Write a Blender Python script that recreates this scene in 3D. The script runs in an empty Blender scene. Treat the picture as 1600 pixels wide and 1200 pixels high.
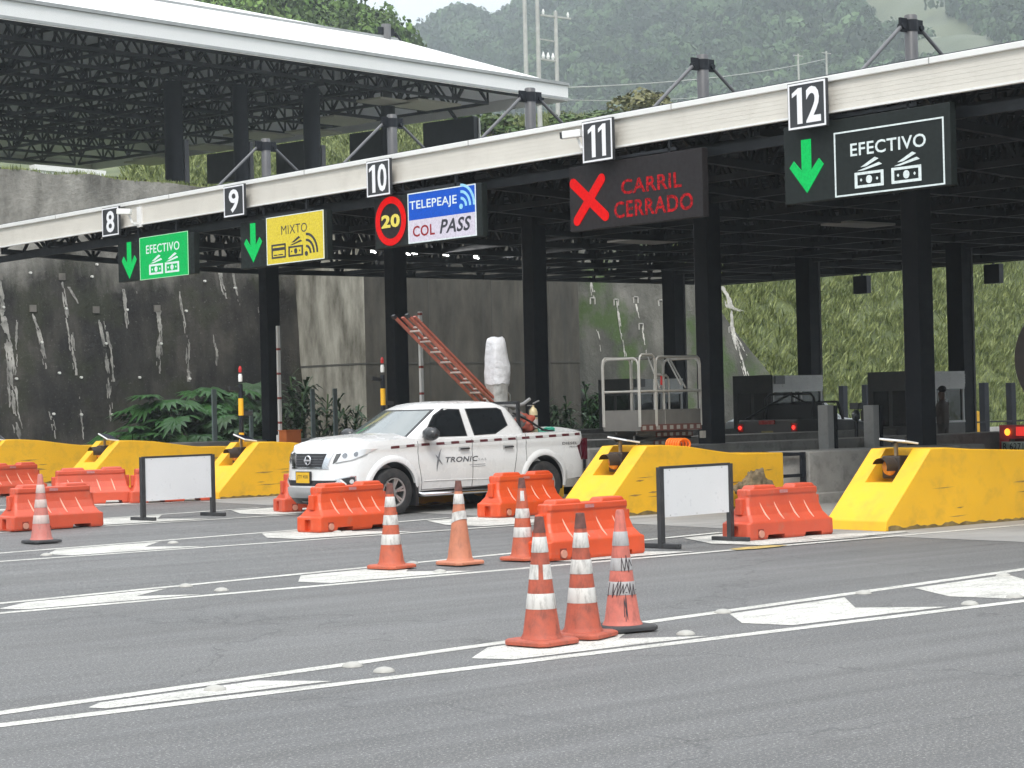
import bpy, bmesh, math, random
import numpy as np
from mathutils import Vector, Matrix, noise as mnoise
R = math.radians
random.seed(7); rng = np.random.default_rng(7)
scene = bpy.context.scene
COL = scene.collection

# ---------------------------------------------------------------- camera
# world axes: X runs along the toll lanes, Y across them, Z up; the camera stands at the origin at eye height
CAM_H = 1.7; FPX = 3350.0
YAW = R(50.7); PITCH = math.atan(36 / FPX); ROLL = -R(1.37)
fwd = Vector((math.cos(YAW), math.sin(YAW), 0)); rgt = Vector((math.sin(YAW), -math.cos(YAW), 0)); upv = Vector((0, 0, 1))
cf = fwd * math.cos(PITCH) + upv * math.sin(PITCH); cu = -fwd * math.sin(PITCH) + upv * math.cos(PITCH)
cr = rgt * math.cos(ROLL) + cu * math.sin(ROLL); cu2 = -rgt * math.sin(ROLL) + cu * math.cos(ROLL)
cam = bpy.data.cameras.new('camera'); camo = bpy.data.objects.new('camera', cam); COL.objects.link(camo)
cam.sensor_width = 36; cam.lens = FPX / 1600 * 36; cam.clip_start = 0.5; cam.clip_end = 6000
M = Matrix((cr, cu2, -cf)).transposed().to_4x4(); M.translation = (0, 0, CAM_H); camo.matrix_world = M
scene.camera = camo
# ---------------------------------------------------------------- world, sun, exposure
SUN_EL, SUN_ROT = R(50), R(228)
w = bpy.data.worlds.new('World'); scene.world = w; w.use_nodes = True
nt = w.node_tree; nt.nodes.clear()
def wn(t, **k):
    n = nt.nodes.new(t)
    for a, b in k.items(): setattr(n, a, b)
    return n
wo = wn('ShaderNodeOutputWorld'); bg = wn('ShaderNodeBackground'); sky = wn('ShaderNodeTexSky', sky_type='NISHITA')
sky.sun_disc = False; sky.sun_elevation = SUN_EL; sky.sun_rotation = SUN_ROT; sky.dust_density = 3; sky.air_density = 1.2
tc = wn('ShaderNodeTexCoord'); mp = wn('ShaderNodeMapping'); mp.inputs['Scale'].default_value = (1, 1, 2.5)
nz = wn('ShaderNodeTexNoise'); nz.inputs['Scale'].default_value = 2.2; nz.inputs['Detail'].default_value = 6; nz.inputs['Roughness'].default_value = .55
cl = wn('ShaderNodeValToRGB'); cl.color_ramp.elements[0].position = .3; cl.color_ramp.elements[1].position = .75
cl.color_ramp.elements[0].color = (5.6, 5.95, 6.5, 1); cl.color_ramp.elements[1].color = (8.7, 8.8, 9.0, 1)
mxw = wn('ShaderNodeMix', data_type='RGBA'); mxw.inputs[0].default_value = .93      # closed cloud layer over the clear sky
L = nt.links.new
L(tc.outputs['Generated'], mp.inputs[0]); L(mp.outputs[0], nz.inputs[0]); L(nz.outputs[0], cl.inputs[0])
sx = wn('ShaderNodeSeparateXYZ'); L(tc.outputs['Generated'], sx.inputs[0])       # an overcast sky is about three times brighter overhead than at the horizon
gr_ = wn('ShaderNodeMapRange'); gr_.inputs['From Min'].default_value = 0; gr_.inputs['From Max'].default_value = 1; gr_.inputs['To Min'].default_value = .42; gr_.inputs['To Max'].default_value = 1.45; L(sx.outputs[2], gr_.inputs[0])
sc_ = wn('ShaderNodeVectorMath', operation='SCALE'); L(cl.outputs[0], sc_.inputs[0]); L(gr_.outputs[0], sc_.inputs['Scale'])
L(sky.outputs[0], mxw.inputs['A']); L(sc_.outputs[0], mxw.inputs['B']); L(mxw.outputs['Result'], bg.inputs[0]); L(bg.outputs[0], wo.inputs[0])
bg.inputs[1].default_value = 0.12
sl = bpy.data.lights.new('sun', 'SUN'); so = bpy.data.objects.new('sun', sl); COL.objects.link(so)
sl.energy = 1.5; sl.angle = R(18); sl.color = (1.0, .96, .9)
sd = Vector((math.sin(SUN_ROT) * math.cos(SUN_EL), math.cos(SUN_ROT) * math.cos(SUN_EL), math.sin(SUN_EL)))
so.rotation_euler = sd.to_track_quat('Z', 'Y').to_euler()
vs = scene.view_settings; vs.view_transform = 'Standard'; vs.look = 'None'; vs.gamma = 1; vs.use_curve_mapping = False; vs.exposure = 1.15
scene.render.engine = 'CYCLES'; scene.cycles.use_denoising = True
scene.cycles.max_bounces = 6; scene.cycles.diffuse_bounces = 4; scene.cycles.volume_bounces = 1; scene.cycles.transparent_max_bounces = 8

# ---------------------------------------------------------------- measuring (photo pixel -> point on a world plane)
def un(x, y, X=None, Y=None, Z=None):
    d = cr * (x - 800) - cu2 * (y - 600) + cf * FPX; c = Vector((0, 0, CAM_H))
    t = (X - c.x) / d.x if X is not None else (Y - c.y) / d.y if Y is not None else (Z - c.z) / d.z
    return c + d * t
def proj(p):
    v = Vector(p) - Vector((0, 0, CAM_H)); z = v.dot(cf)
    return 800 + FPX * v.dot(cr) / z, 600 - FPX * v.dot(cu2) / z
def gz(Y): return 0.0 if Y < 18 else min(.0075 * (Y - 18), .225)      # the paving rises slightly towards the far side

# ---------------------------------------------------------------- materials
MATS = {}
def new_mat(name):
    m = bpy.data.materials.new(name); m.use_nodes = True; n = m.node_tree; n.nodes.clear()
    o = n.nodes.new('ShaderNodeOutputMaterial'); b = n.nodes.new('ShaderNodeBsdfPrincipled'); n.links.new(b.outputs[0], o.inputs[0])
    MATS[name] = m
    return m, n, b
def N(n, t, **k):
    x = n.nodes.new(t)
    for a, b in k.items():
        if a.startswith('i_'): x.inputs[a[2:]].default_value = b
        else: setattr(x, a, b)
    return x
def coords(n, scale=(1, 1, 1), kind='Object'):
    t = N(n, 'ShaderNodeTexCoord'); m = N(n, 'ShaderNodeMapping'); m.inputs['Scale'].default_value = scale
    n.links.new(t.outputs[kind], m.inputs[0]); return m.outputs[0]
def tex(n, co, scale, detail=4, rough=.55):
    t = N(n, 'ShaderNodeTexNoise', i_Scale=scale, i_Detail=detail, i_Roughness=rough); n.links.new(co, t.inputs[0]); return t.outputs[0]
def ramp(n, fac, p0, c0, p1, c1, *more):
    r = N(n, 'ShaderNodeValToRGB'); e = r.color_ramp.elements
    e[0].position = p0; e[0].color = (*c0, 1) if len(c0) == 3 else c0; e[1].position = p1; e[1].color = (*c1, 1) if len(c1) == 3 else c1
    for p, c in more:
        q = e.new(p); q.color = (*c, 1)
    n.links.new(fac, r.inputs[0]); return r.outputs[0]
def mix(n, fac, a, b, mode='MIX'):
    m = N(n, 'ShaderNodeMix', data_type='RGBA', blend_type=mode)
    for k, v in ((0, fac), ('A', a), ('B', b)):
        if hasattr(v, 'is_output') or isinstance(v, bpy.types.NodeSocket): n.links.new(v, m.inputs[k])
        else: m.inputs[k].default_value = v if k == 0 else (*v, 1)
    return m.outputs['Result']
def bump(n, b, h, strength=.3, dist=.02):
    p = N(n, 'ShaderNodeBump', i_Strength=strength, i_Distance=dist); n.links.new(h, p.inputs['Height']); n.links.new(p.outputs[0], b.inputs['Normal'])
def mat(name, col, rough=.6, metal=0, var=.12, scale=3, bm=0, bscale=30, dirt=None, damt=.35, coat=0, emit=0, spec=.5, bdist=.01):
    """a surface of one real colour with uneven tone, optional grime and fine relief"""
    if name in MATS: return MATS[name]
    m, n, b = new_mat(name); co = coords(n); L = n.links.new
    a = tuple(max(0, c * (1 - var)) for c in col); z = tuple(min(1, c * (1 + var)) for c in col)
    c = ramp(n, tex(n, co, scale, 5), .3, a, .7, z)
    if dirt:
        k = ramp(n, tex(n, co, scale * 1.7 + 1, 7, .65), .5, (0, 0, 0), .78, (damt,) * 3)
        c = mix(n, k, c, dirt)
    L(c, b.inputs['Base Color'])
    r = ramp(n, tex(n, co, scale * 4, 3), .3, (max(0, rough - .1),) * 3, .7, (min(1, rough + .1),) * 3); L(r, b.inputs['Roughness'])
    b.inputs['Metallic'].default_value = metal; b.inputs['Coat Weight'].default_value = coat; b.inputs['Coat Roughness'].default_value = .08
    b.inputs['Specular IOR Level'].default_value = spec
    if emit:
        L(c, b.inputs['Emission Color']); b.inputs['Emission Strength'].default_value = emit
    if bm: bump(n, b, tex(n, co, bscale, 4), bm, bdist)
    return m
def paint(name, col, **k): return mat(name, col, **k)

# ---------------------------------------------------------------- mesh builder
class MB:
    def __init__(s): s.v = []; s.f = []
    def add(s, vs, fs):
        o = len(s.v); s.v += [tuple(v) for v in vs]; s.f += [tuple(i + o for i in f) for f in fs]; return s
    def box(s, x0, x1, y0, y1, z0, z1):
        return s.add([(x0,y0,z0),(x1,y0,z0),(x1,y1,z0),(x0,y1,z0),(x0,y0,z1),(x1,y0,z1),(x1,y1,z1),(x0,y1,z1)],
                     [(0,3,2,1),(4,5,6,7),(0,1,5,4),(1,2,6,5),(2,3,7,6),(3,0,4,7)])
    def bar(s, p0, p1, w, h=None, up=(0, 0, 1)):
        h = h or w; p0 = Vector(p0); p1 = Vector(p1); d = (p1 - p0).normalized(); up = Vector(up)
        if abs(d.dot(up)) > .98: up = Vector((1, 0, 0))
        a = d.cross(up).normalized() * w / 2; b = a.cross(d).normalized() * h / 2
        return s.add([p0-a-b,p0+a-b,p0+a+b,p0-a+b,p1-a-b,p1+a-b,p1+a+b,p1-a+b], [(0,3,2,1),(4,5,6,7),(0,1,5,4),(1,2,6,5),(2,3,7,6),(3,0,4,7)])
    def tube(s, pts, r, n=8, closed=False):
        pts = [Vector(p) for p in pts]; k = len(pts); rr = r if isinstance(r, (list, tuple)) else [r] * k; vs = []; a = None
        for i, p in enumerate(pts):
            d = ((pts[(i+1) % k] if (closed or i < k-1) else p) - (pts[i-1] if (closed or i) else p)).normalized()
            if a is None: a = d.orthogonal().normalized()
            a = (a - d * a.dot(d)).normalized(); b = d.cross(a)
            vs += [p + (a * math.cos(t) + b * math.sin(t)) * rr[i] for t in [2*math.pi*j/n for j in range(n)]]
        fs = [(i*n+j, i*n+(j+1) % n, ((i+1) % k)*n+(j+1) % n, ((i+1) % k)*n+j) for i in range(k if closed else k-1) for j in range(n)]
        if not closed: fs += [tuple(range(n))[::-1], tuple(range((k-1)*n, k*n))]
        return s.add(vs, fs)
    def lathe(s, prof, n=24, c=(0, 0, 0), axis='Z', a0=0, a1=2*math.pi, cap=True):
        full = abs(a1 - a0 - 2*math.pi) < 1e-6; m = n if full else n + 1; vs = []
        for r, z in prof:
            for j in range(m):
                t = a0 + (a1 - a0) * j / n; x, y = r*math.cos(t), r*math.sin(t)
                p = (x, y, z) if axis == 'Z' else (x, z, y) if axis == 'Y' else (z, x, y)
                vs.append((p[0]+c[0], p[1]+c[1], p[2]+c[2]))
        fs = [(i*m+j, i*m+(j+1) % m, (i+1)*m+(j+1) % m, (i+1)*m+j) for i in range(len(prof)-1) for j in range(n)]
        if cap and full: fs += [tuple(range(m))[::-1], tuple(range((len(prof)-1)*m, len(prof)*m))]
        return s.add(vs, fs)
    def prism(s, poly, P, h0, h1):
        """polygon in (u, v) pushed from h0 to h1; P(u, v, h) gives the point"""
        n = len(poly)
        return s.add([P(u, v, h0) for u, v in poly] + [P(u, v, h1) for u, v in poly],
                     [tuple(range(n))[::-1], tuple(range(n, 2*n))] + [(i, (i+1) % n, n+(i+1) % n, n+i) for i in range(n)])
    def ring(s, rings, close_ends=True):
        n = len(rings[0]); vs = [p for r in rings for p in r]
        fs = [(i*n+j, i*n+(j+1) % n, (i+1)*n+(j+1) % n, (i+1)*n+j) for i in range(len(rings)-1) for j in range(n)]
        if close_ends: fs += [tuple(range(n))[::-1], tuple(range((len(rings)-1)*n, len(rings)*n))]
        return s.add(vs, fs)
    def build(s, name, m, parent=None, smooth=None, bevel=0, seg=2, keep=False, weld=False):
        me = bpy.data.meshes.new(name); me.from_pydata(s.v, [], s.f)
        b = bmesh.new(); b.from_mesh(me)
        if weld: bmesh.ops.remove_doubles(b, verts=b.verts, dist=.0004)
        if not keep: bmesh.ops.recalc_face_normals(b, faces=b.faces)
        if bevel:
            es = [e for e in b.edges if len(e.link_faces) == 2 and e.calc_face_angle(0) > R(28)]
            bmesh.ops.bevel(b, geom=es, offset=bevel, segments=seg, affect='EDGES', profile=.5, clamp_overlap=True)
        b.to_mesh(me); b.free()
        if smooth:
            me.shade_smooth(); me.set_sharp_from_angle(angle=R(smooth))
        me.materials.append(m)
        o = bpy.data.objects.new(name, me); COL.objects.link(o)
        if parent is not None: o.parent = parent
        return o
def banded(name, parts, parent, weld=True):
    """one part made of touching pieces in several materials (tape, striped arm)"""
    mb = MB(); cnt = []
    for p_, m in parts:
        n0 = len(mb.f); mb.add(p_.v, p_.f); cnt.append((n0, len(mb.f), m))
    o = mb.build(name, cnt[0][2], parent, keep=True); ms = []
    for a, b, m in cnt:
        if m not in ms: ms.append(m)
    o.data.materials.clear()
    for m in ms: o.data.materials.append(m)
    for a, b, m in cnt:
        for i in range(a, b): o.data.polygons[i].material_index = ms.index(m)
    if weld:
        b = bmesh.new(); b.from_mesh(o.data); bmesh.ops.remove_doubles(b, verts=b.verts, dist=.0008); b.to_mesh(o.data); b.free()
    return o
def bez_text(body, bold=0.0):
    cu_ = bpy.data.curves.new('t', 'FONT'); cu_.body = body; cu_.resolution_u = 3; cu_.offset = bold; cu_.space_character = 1.06
    o = bpy.data.objects.new('t', cu_); COL.objects.link(o)
    me = bpy.data.meshes.new_from_object(o.evaluated_get(bpy.context.evaluated_depsgraph_get()))
    vs = [(v.co.x, v.co.y) for v in me.vertices]; fs = [tuple(p.vertices) for p in me.polygons]
    bpy.data.objects.remove(o); bpy.data.curves.remove(cu_); bpy.data.meshes.remove(me)
    return vs, fs
def text(mb, body, P, u0, u1, v0, v1, h=.004, bold=.01, slant=0):
    vs, fs = bez_text(body, bold)
    xs = [a for a, b in vs]; ys = [b for a, b in vs]; ax, bx, ay, by = min(xs), max(xs), min(ys), max(ys)
    pts = []
    for a, b in vs:
        q = (b - ay) / (by - ay); pts.append(P(u0 + (a - ax) / (bx - ax) * (u1 - u0) + slant * q, v0 + q * (v1 - v0), h))
    return mb.add(pts, fs)
def grid_poly(poly, step):
    """triangulate-free subdivision of a 2D polygon on a grid, returns verts, faces, outline edges"""
    b = bmesh.new(); f = b.faces.new([b.verts.new((u, v, 0)) for u, v in poly])
    us = [p[0] for p in poly]; vv = [p[1] for p in poly]
    for ax, lo, hi in ((0, min(us), max(us)), (1, min(vv), max(vv))):
        k = math.floor(lo / step) + 1
        while k * step < hi - 1e-6:
            co = [0, 0, 0]; no = [0, 0, 0]; co[ax] = k * step; no[ax] = 1
            bmesh.ops.bisect_plane(b, geom=b.verts[:] + b.edges[:] + b.faces[:], plane_co=co, plane_no=no); k += 1
    b.verts.index_update(); vs = [(v.co.x, v.co.y) for v in b.verts]; fs = [tuple(v.index for v in f.verts) for f in b.faces]
    ed = [tuple(v.index for v in e.verts) for e in b.edges if len(e.link_faces) == 1]; b.free()
    return vs, fs, ed
def decal(mb, poly, P, h=.006, step=.08, base=-.01):
    vs, fs, ed = grid_poly(poly, step); n = len(vs)
    mb.add([P(u, v, h) for u, v in vs] + [P(u, v, base) for u, v in vs], fs + [(a, b, b + n, a + n) for a, b in ed]); return mb

# ---------------------------------------------------------------- scene tree
def tag(o, label=None, cat=None, group=None, kind=None):
    for k, v in (('label', label), ('category', cat), ('group', group), ('kind', kind)):
        if v: o[k] = v
    return o
def thing(name, label, cat, loc=(0, 0, 0), rz=0, group=None):
    o = bpy.data.objects.new(name, None); COL.objects.link(o); o.location = loc; o.rotation_euler = (0, 0, rz); o.empty_display_size = .2
    return tag(o, label, cat, group)
def copy_tree(o, loc, rz=0, label=None, parent=None):
    c = o.copy(); COL.objects.link(c)
    if parent is not None: c.parent = parent
    else:
        c.location = loc; c.rotation_euler = (0, 0, rz)
        if label: c['label'] = label
    for ch in [x for x in o.children]: copy_tree(ch, None, parent=c)
    return c
def np_mesh(name, V, F, m, parent=None):
    """V (n,3), F (k,4) quads"""
    me = bpy.data.meshes.new(name); me.vertices.add(len(V)); me.vertices.foreach_set('co', V.astype(np.float32).ravel())
    me.loops.add(F.size); me.loops.foreach_set('vertex_index', F.astype(np.int32).ravel()); me.polygons.add(len(F))
    me.polygons.foreach_set('loop_start', np.arange(0, F.size, F.shape[1], dtype=np.int32)); me.update(calc_edges=True); me.validate()
    me.materials.append(m); o = bpy.data.objects.new(name, me); COL.objects.link(o)
    if parent is not None: o.parent = parent
    return o
# ================================================================ MATERIALS of the setting
def ground_mats():
    m, n, b = new_mat('asphalt'); L = n.links.new; co = coords(n)
    base = ramp(n, tex(n, co, .35, 5, .6), .3, (.082, .082, .081), .7, (.112, .111, .108))
    streak = tex(n, coords(n, (.12, 1.6, 1)), 1.3, 6, .6)                        # tyre lanes along X
    base = mix(n, ramp(n, streak, .35, (0,) * 3, .7, (.4,) * 3), base, (.155, .156, .158))
    dark = tex(n, coords(n, (.25, 1.1, 1)), .8, 5, .6)
    base = mix(n, ramp(n, dark, .58, (0,) * 3, .75, (.4,) * 3), base, (.085, .083, .08))
    grit = tex(n, co, 52, 2, .9); base = mix(n, ramp(n, grit, .55, (0,) * 3, .66, (.8,) * 3), base, (.4, .39, .37))
    grit2 = tex(n, co, 33, 3, .85); base = mix(n, ramp(n, grit2, .52, (0,) * 3, .66, (.75,) * 3), base, (.05, .05, .051))
    base = mix(n, ramp(n, tex(n, co, .9, 9, .72), .6, (0,) * 3, .72, (.5,) * 3), base, (.06, .058, .055))          # oil and patches
    track = tex(n, coords(n, (.05, 2.4, 1)), 1.0, 3, .5); base = mix(n, ramp(n, track, .56, (0,) * 3, .68, (.2,) * 3), base, (.055, .055, .055))
    vo = N(n, 'ShaderNodeTexVoronoi', feature='DISTANCE_TO_EDGE', i_Scale=.22); L(mix(n, .12, co, (0, 0, 0)), vo.inputs[0])
    wv_ = N(n, 'ShaderNodeVectorMath', operation='ADD'); nc = N(n, 'ShaderNodeTexNoise', i_Scale=1.4, i_Detail=6); L(co, nc.inputs[0]); L(co, wv_.inputs[0]); L(nc.outputs[1], wv_.inputs[1]); L(wv_.outputs[0], vo.inputs[0])
    base = mix(n, ramp(n, vo.outputs[0], .0, (.55,) * 3, .0035, (0,) * 3), base, (.03, .03, .03))
    L(base, b.inputs['Base Color']); L(ramp(n, streak, .3, (.72,) * 3, .7, (.58,) * 3), b.inputs['Roughness'])
    bump(n, b, tex(n, co, 85, 4, .7), .5, .012)
    m, n, b = new_mat('worn_concrete'); L = n.links.new; co = coords(n)
    base = ramp(n, tex(n, co, .6, 6, .62), .3, (.23, .225, .215), .7, (.33, .32, .3))
    base = mix(n, ramp(n, tex(n, coords(n, (.1, 1.8, 1)), 1.0, 6, .6), .5, (0,) * 3, .75, (.65,) * 3), base, (.13, .127, .122))
    base = mix(n, ramp(n, tex(n, co, 45, 3, .8), .55, (0,) * 3, .7, (.4,) * 3), base, (.1, .1, .1))
    L(base, b.inputs['Base Color']); b.inputs['Roughness'].default_value = .8; bump(n, b, tex(n, co, 60), .3, .008)
    m, n, b = new_mat('road_paint'); L = n.links.new; co = coords(n)
    base = ramp(n, tex(n, co, 2.2, 5, .6), .3, (.46, .45, .41), .7, (.66, .65, .6))
    base = mix(n, ramp(n, tex(n, coords(n, (.35, 2, 1)), 4, 8, .78), .5, (0,) * 3, .66, (.85,) * 3), base, (.22, .215, .2))
    base = mix(n, ramp(n, tex(n, co, 40, 3, .9), .5, (0,) * 3, .62, (.8,) * 3), base, (.13, .13, .125))
    L(base, b.inputs['Base Color']); b.inputs['Roughness'].default_value = .7; bump(n, b, tex(n, co, 70), .4, .006)
    m, n, b = new_mat('dirt'); L = n.links.new
    L(ramp(n, tex(n, coords(n), .08, 6), .3, (.05, .07, .03), .7, (.09, .11, .045)), b.inputs['Base Color']); b.inputs['Roughness'].default_value = .95
ground_mats()
def wall_mat(name, lo, hi, moss, mossamt, vs=(1, 1, .28), big=.35):
    m, n, b = new_mat(name); L = n.links.new; co = coords(n)
    runs = tex(n, coords(n, vs), big * 3, 8, .62); c = ramp(n, runs, .36, lo, .68, hi)
    c = mix(n, ramp(n, tex(n, co, big, 6, .6), .42, (0,) * 3, .62, (.75,) * 3), c, tuple(x * .45 for x in lo))
    c = mix(n, ramp(n, tex(n, co, big * 1.6, 6, .6), .5, (0,) * 3, .62, (mossamt,) * 3), c, moss)
    c = mix(n, ramp(n, tex(n, co, 14, 4, .7), .6, (0,) * 3, .75, (.3,) * 3), c, (.32, .31, .28))
    L(c, b.inputs['Base Color']); b.inputs['Roughness'].default_value = .85; bump(n, b, tex(n, co, 5, 8, .7), .7, .08)
    return m
wall_mat('sprayed_concrete', (.008, .0075, .0065), (.07, .063, .052), (.022, .026, .01), .6, big=.5)
def stain_line():        # black algae over the lower wall ends along a ragged line; the concrete above it is bare and pale
    n = MATS['sprayed_concrete'].node_tree; b = [x for x in n.nodes if x.type == 'BSDF_PRINCIPLED'][0]; old = b.inputs['Base Color'].links[0].from_socket
    co = coords(n); sp = N(n, 'ShaderNodeSeparateXYZ'); n.links.new(co, sp.inputs[0])
    a = N(n, 'ShaderNodeMath', operation='MULTIPLY_ADD'); n.links.new(tex(n, coords(n, (1, 1, .35)), .6, 7, .65), a.inputs[0]); a.inputs[1].default_value = 5.5; n.links.new(sp.outputs[2], a.inputs[2])
    pale = ramp(n, tex(n, coords(n, (1, 1, .4)), 1.1, 8, .68), .32, (.1, .095, .082), .68, (.34, .325, .29), )
    n.links.new(mix(n, ramp(n, a.outputs[0], 0.0, (0,) * 3, 1.0, (1,) * 3), old, pale), b.inputs['Base Color'])
    r = n.nodes[-2] if False else None
    for x in n.nodes:
        if x.type == 'VALTORGB' and x.inputs[0].is_linked and x.inputs[0].links[0].from_node == a:
            d = N(n, 'ShaderNodeMapRange'); d.inputs['From Min'].default_value = 8.3; d.inputs['From Max'].default_value = 10.2; n.links.new(a.outputs[0], d.inputs[0]); n.links.new(d.outputs[0], x.inputs[0])
stain_line()
wall_mat('mossy_concrete', (.07, .07, .055), (.2, .19, .165), (.05, .085, .02), .95, big=.3)
def cast_concrete():
    m, n, b = new_mat('cast_concrete'); L = n.links.new; co = coords(n)
    c = ramp(n, tex(n, coords(n, (1, 1, .3)), 1.6, 8, .65), .3, (.032, .029, .024), .7, (.1, .092, .074))
    c = mix(n, ramp(n, tex(n, coords(n, (1.5, 1.5, .12)), 1.7, 7, .65), .55, (0,) * 3, .72, (.7,) * 3), c, (.05, .05, .045))
    wv = N(n, 'ShaderNodeTexWave', wave_type='BANDS', bands_direction='X', i_Scale=.26); wv.inputs['Distortion'].default_value = .15; L(co, wv.inputs[0])
    c = mix(n, ramp(n, wv.outputs[1], .0, (.6,) * 3, .03, (0,) * 3), c, (.06, .058, .05))
    # end face painted paler for the daylight on it, plus ragged lime sheets
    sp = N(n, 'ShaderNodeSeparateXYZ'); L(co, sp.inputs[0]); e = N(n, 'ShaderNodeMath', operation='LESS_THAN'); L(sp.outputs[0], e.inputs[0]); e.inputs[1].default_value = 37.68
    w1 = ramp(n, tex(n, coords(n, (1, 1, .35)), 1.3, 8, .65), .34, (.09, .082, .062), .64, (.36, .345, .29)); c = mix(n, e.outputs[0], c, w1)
    L(c, b.inputs['Base Color']); b.inputs['Roughness'].default_value = .85; bump(n, b, tex(n, co, 8, 6), .3, .02)
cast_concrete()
def leaf_mat(name, a, c, scale, sss=0, rough=.55):
    m, n, b = new_mat(name); L = n.links.new; co = coords(n)
    L(ramp(n, tex(n, co, scale, 6, .75), .35, a, .66, c), b.inputs['Base Color']); b.inputs['Roughness'].default_value = rough
    b.inputs['Specular IOR Level'].default_value = .3
    return m
def tree_mat(name, a, c, scale):      # every crown carries its own tint, as the mixed species of the slope do
    m, n, b = new_mat(name); at = N(n, 'ShaderNodeAttribute', attribute_name='tint'); L = n.links.new
    base = ramp(n, tex(n, coords(n), scale, 5, .7), .35, a, .68, c); mu = N(n, 'ShaderNodeVectorMath', operation='SCALE'); L(base, mu.inputs[0]); L(at.outputs['Fac'], mu.inputs['Scale']); L(mu.outputs[0], b.inputs['Base Color'])
    b.inputs['Roughness'].default_value = .7; b.inputs['Specular IOR Level'].default_value = .15
tree_mat('forest_leaves', (.02, .04, .016), (.052, .08, .034), .05); tree_mat('spur_leaves', (.03, .065, .014), (.1, .15, .04), .25)
leaf_mat('near_forest_leaves', (.03, .065, .014), (.11, .16, .04), .2)
leaf_mat('forest_floor', (.006, .014, .005), (.016, .03, .01), .05)
def hill_mat():          # forest soil under the trees, grazed grass where the clearing is
    m = MATS['forest_floor']; n = m.node_tree; b = [x for x in n.nodes if x.type == 'BSDF_PRINCIPLED'][0]; old = b.inputs['Base Color'].links[0].from_socket
    at = N(n, 'ShaderNodeAttribute', attribute_name='clearing'); g = ramp(n, tex(n, coords(n), .04, 6, .65), .3, (.055, .07, .035), .7, (.1, .11, .058))
    n.links.new(mix(n, at.outputs['Fac'], old, g), b.inputs['Base Color'])
hill_mat()
leaf_mat('slope_grass', (.055, .085, .022), (.31, .345, .13), 2.6)
leaf_mat('slope_soil', (.05, .07, .02), (.11, .13, .05), .6)
leaf_mat('palm_leaf', (.014, .05, .012), (.036, .1, .026), 1.2, rough=.4)
leaf_mat('dark_leaf', (.02, .045, .02), (.05, .09, .04), 2.0, rough=.45)
STEEL = mat('dark_steel', (.011, .013, .018), rough=.6, var=.25, scale=1.5, dirt=(.025, .025, .026), damt=.3, spec=.25)
STEEL2 = mat('underside_steel', (.009, .011, .015), rough=.6, var=.25, scale=.7)
DECKM = mat('roof_underside', (.022, .025, .032), rough=.7, var=.3, scale=.4)
FASC = mat('fascia_beige', (.63, .6, .54), rough=.5, var=.05, scale=.6, dirt=(.4, .37, .32), damt=.3)
CAPM = mat('fascia_cap', (.74, .74, .72), rough=.4, var=.04, scale=.8, dirt=(.5, .48, .44), damt=.25)
YEL = mat('yellow_paint', (.8, .435, .014), rough=.6, var=.07, scale=1.2, dirt=(.36, .22, .04), damt=.5, bm=.15, bscale=18)
GREYC = mat('grey_concrete', (.31, .3, .28), rough=.85, var=.2, scale=2, dirt=(.09, .09, .085), damt=.7, bm=.3, bscale=30)
BLACK = mat('black_plastic', (.02, .02, .022), rough=.5, var=.3)
GREY = mat('grey_paint', (.25, .25, .25), rough=.5, var=.1, dirt=(.12, .11, .1))
WHITE = mat('white_metal', (.75, .75, .74), rough=.4, var=.04, dirt=(.45, .43, .4), damt=.3)
GLASS = mat('dark_glass', (.012, .014, .016), rough=.08, var=.2, spec=.8)
GALV = mat('galvanised', (.45, .45, .43), rough=.45, metal=.35, var=.15, scale=9, dirt=(.2, .18, .15))
AMBER = mat('amber_lens', (.8, .3, .04), rough=.25, var=.1)
REDM = mat('red_paint', (.5, .02, .02), rough=.4, var=.1, dirt=(.2, .03, .03))

# ================================================================ GROUND
def sheet(name, x0, x1, y0, y1, dz, m, nx=2, ys=None, **k):
    ys = ys or [y0, 18, 48, y1]; ys = sorted(set([y for y in ys if y0 <= y <= y1] + [y0, y1])); mb = MB()
    vs = [(x0 + (x1 - x0) * i / (nx - 1), y, gz(y) + dz) for y in ys for i in range(nx)]
    return mb.add(vs, [(j*nx+i, j*nx+i+1, (j+1)*nx+i+1, (j+1)*nx+i) for j in range(len(ys)-1) for i in range(nx-1)]).build(name, m)
g = MB().add([(-1900, -1900, -.03), (1900, -1900, -.03), (1900, 1900, -.03), (-1900, 1900, -.03)], [(0, 1, 2, 3)]).build('ground', MATS['dirt']); tag(g, kind='structure')
tag(sheet('road', -80, 160, -30, 56.9, 0, MATS['asphalt']), 'grey worn asphalt road with tyre-polished lanes', kind='structure')
tag(sheet('concrete_paving', 20.2, 52, 6, 51.5, .004, MATS['worn_concrete']), 'light worn concrete floor of the toll lanes', kind='structure')

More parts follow.
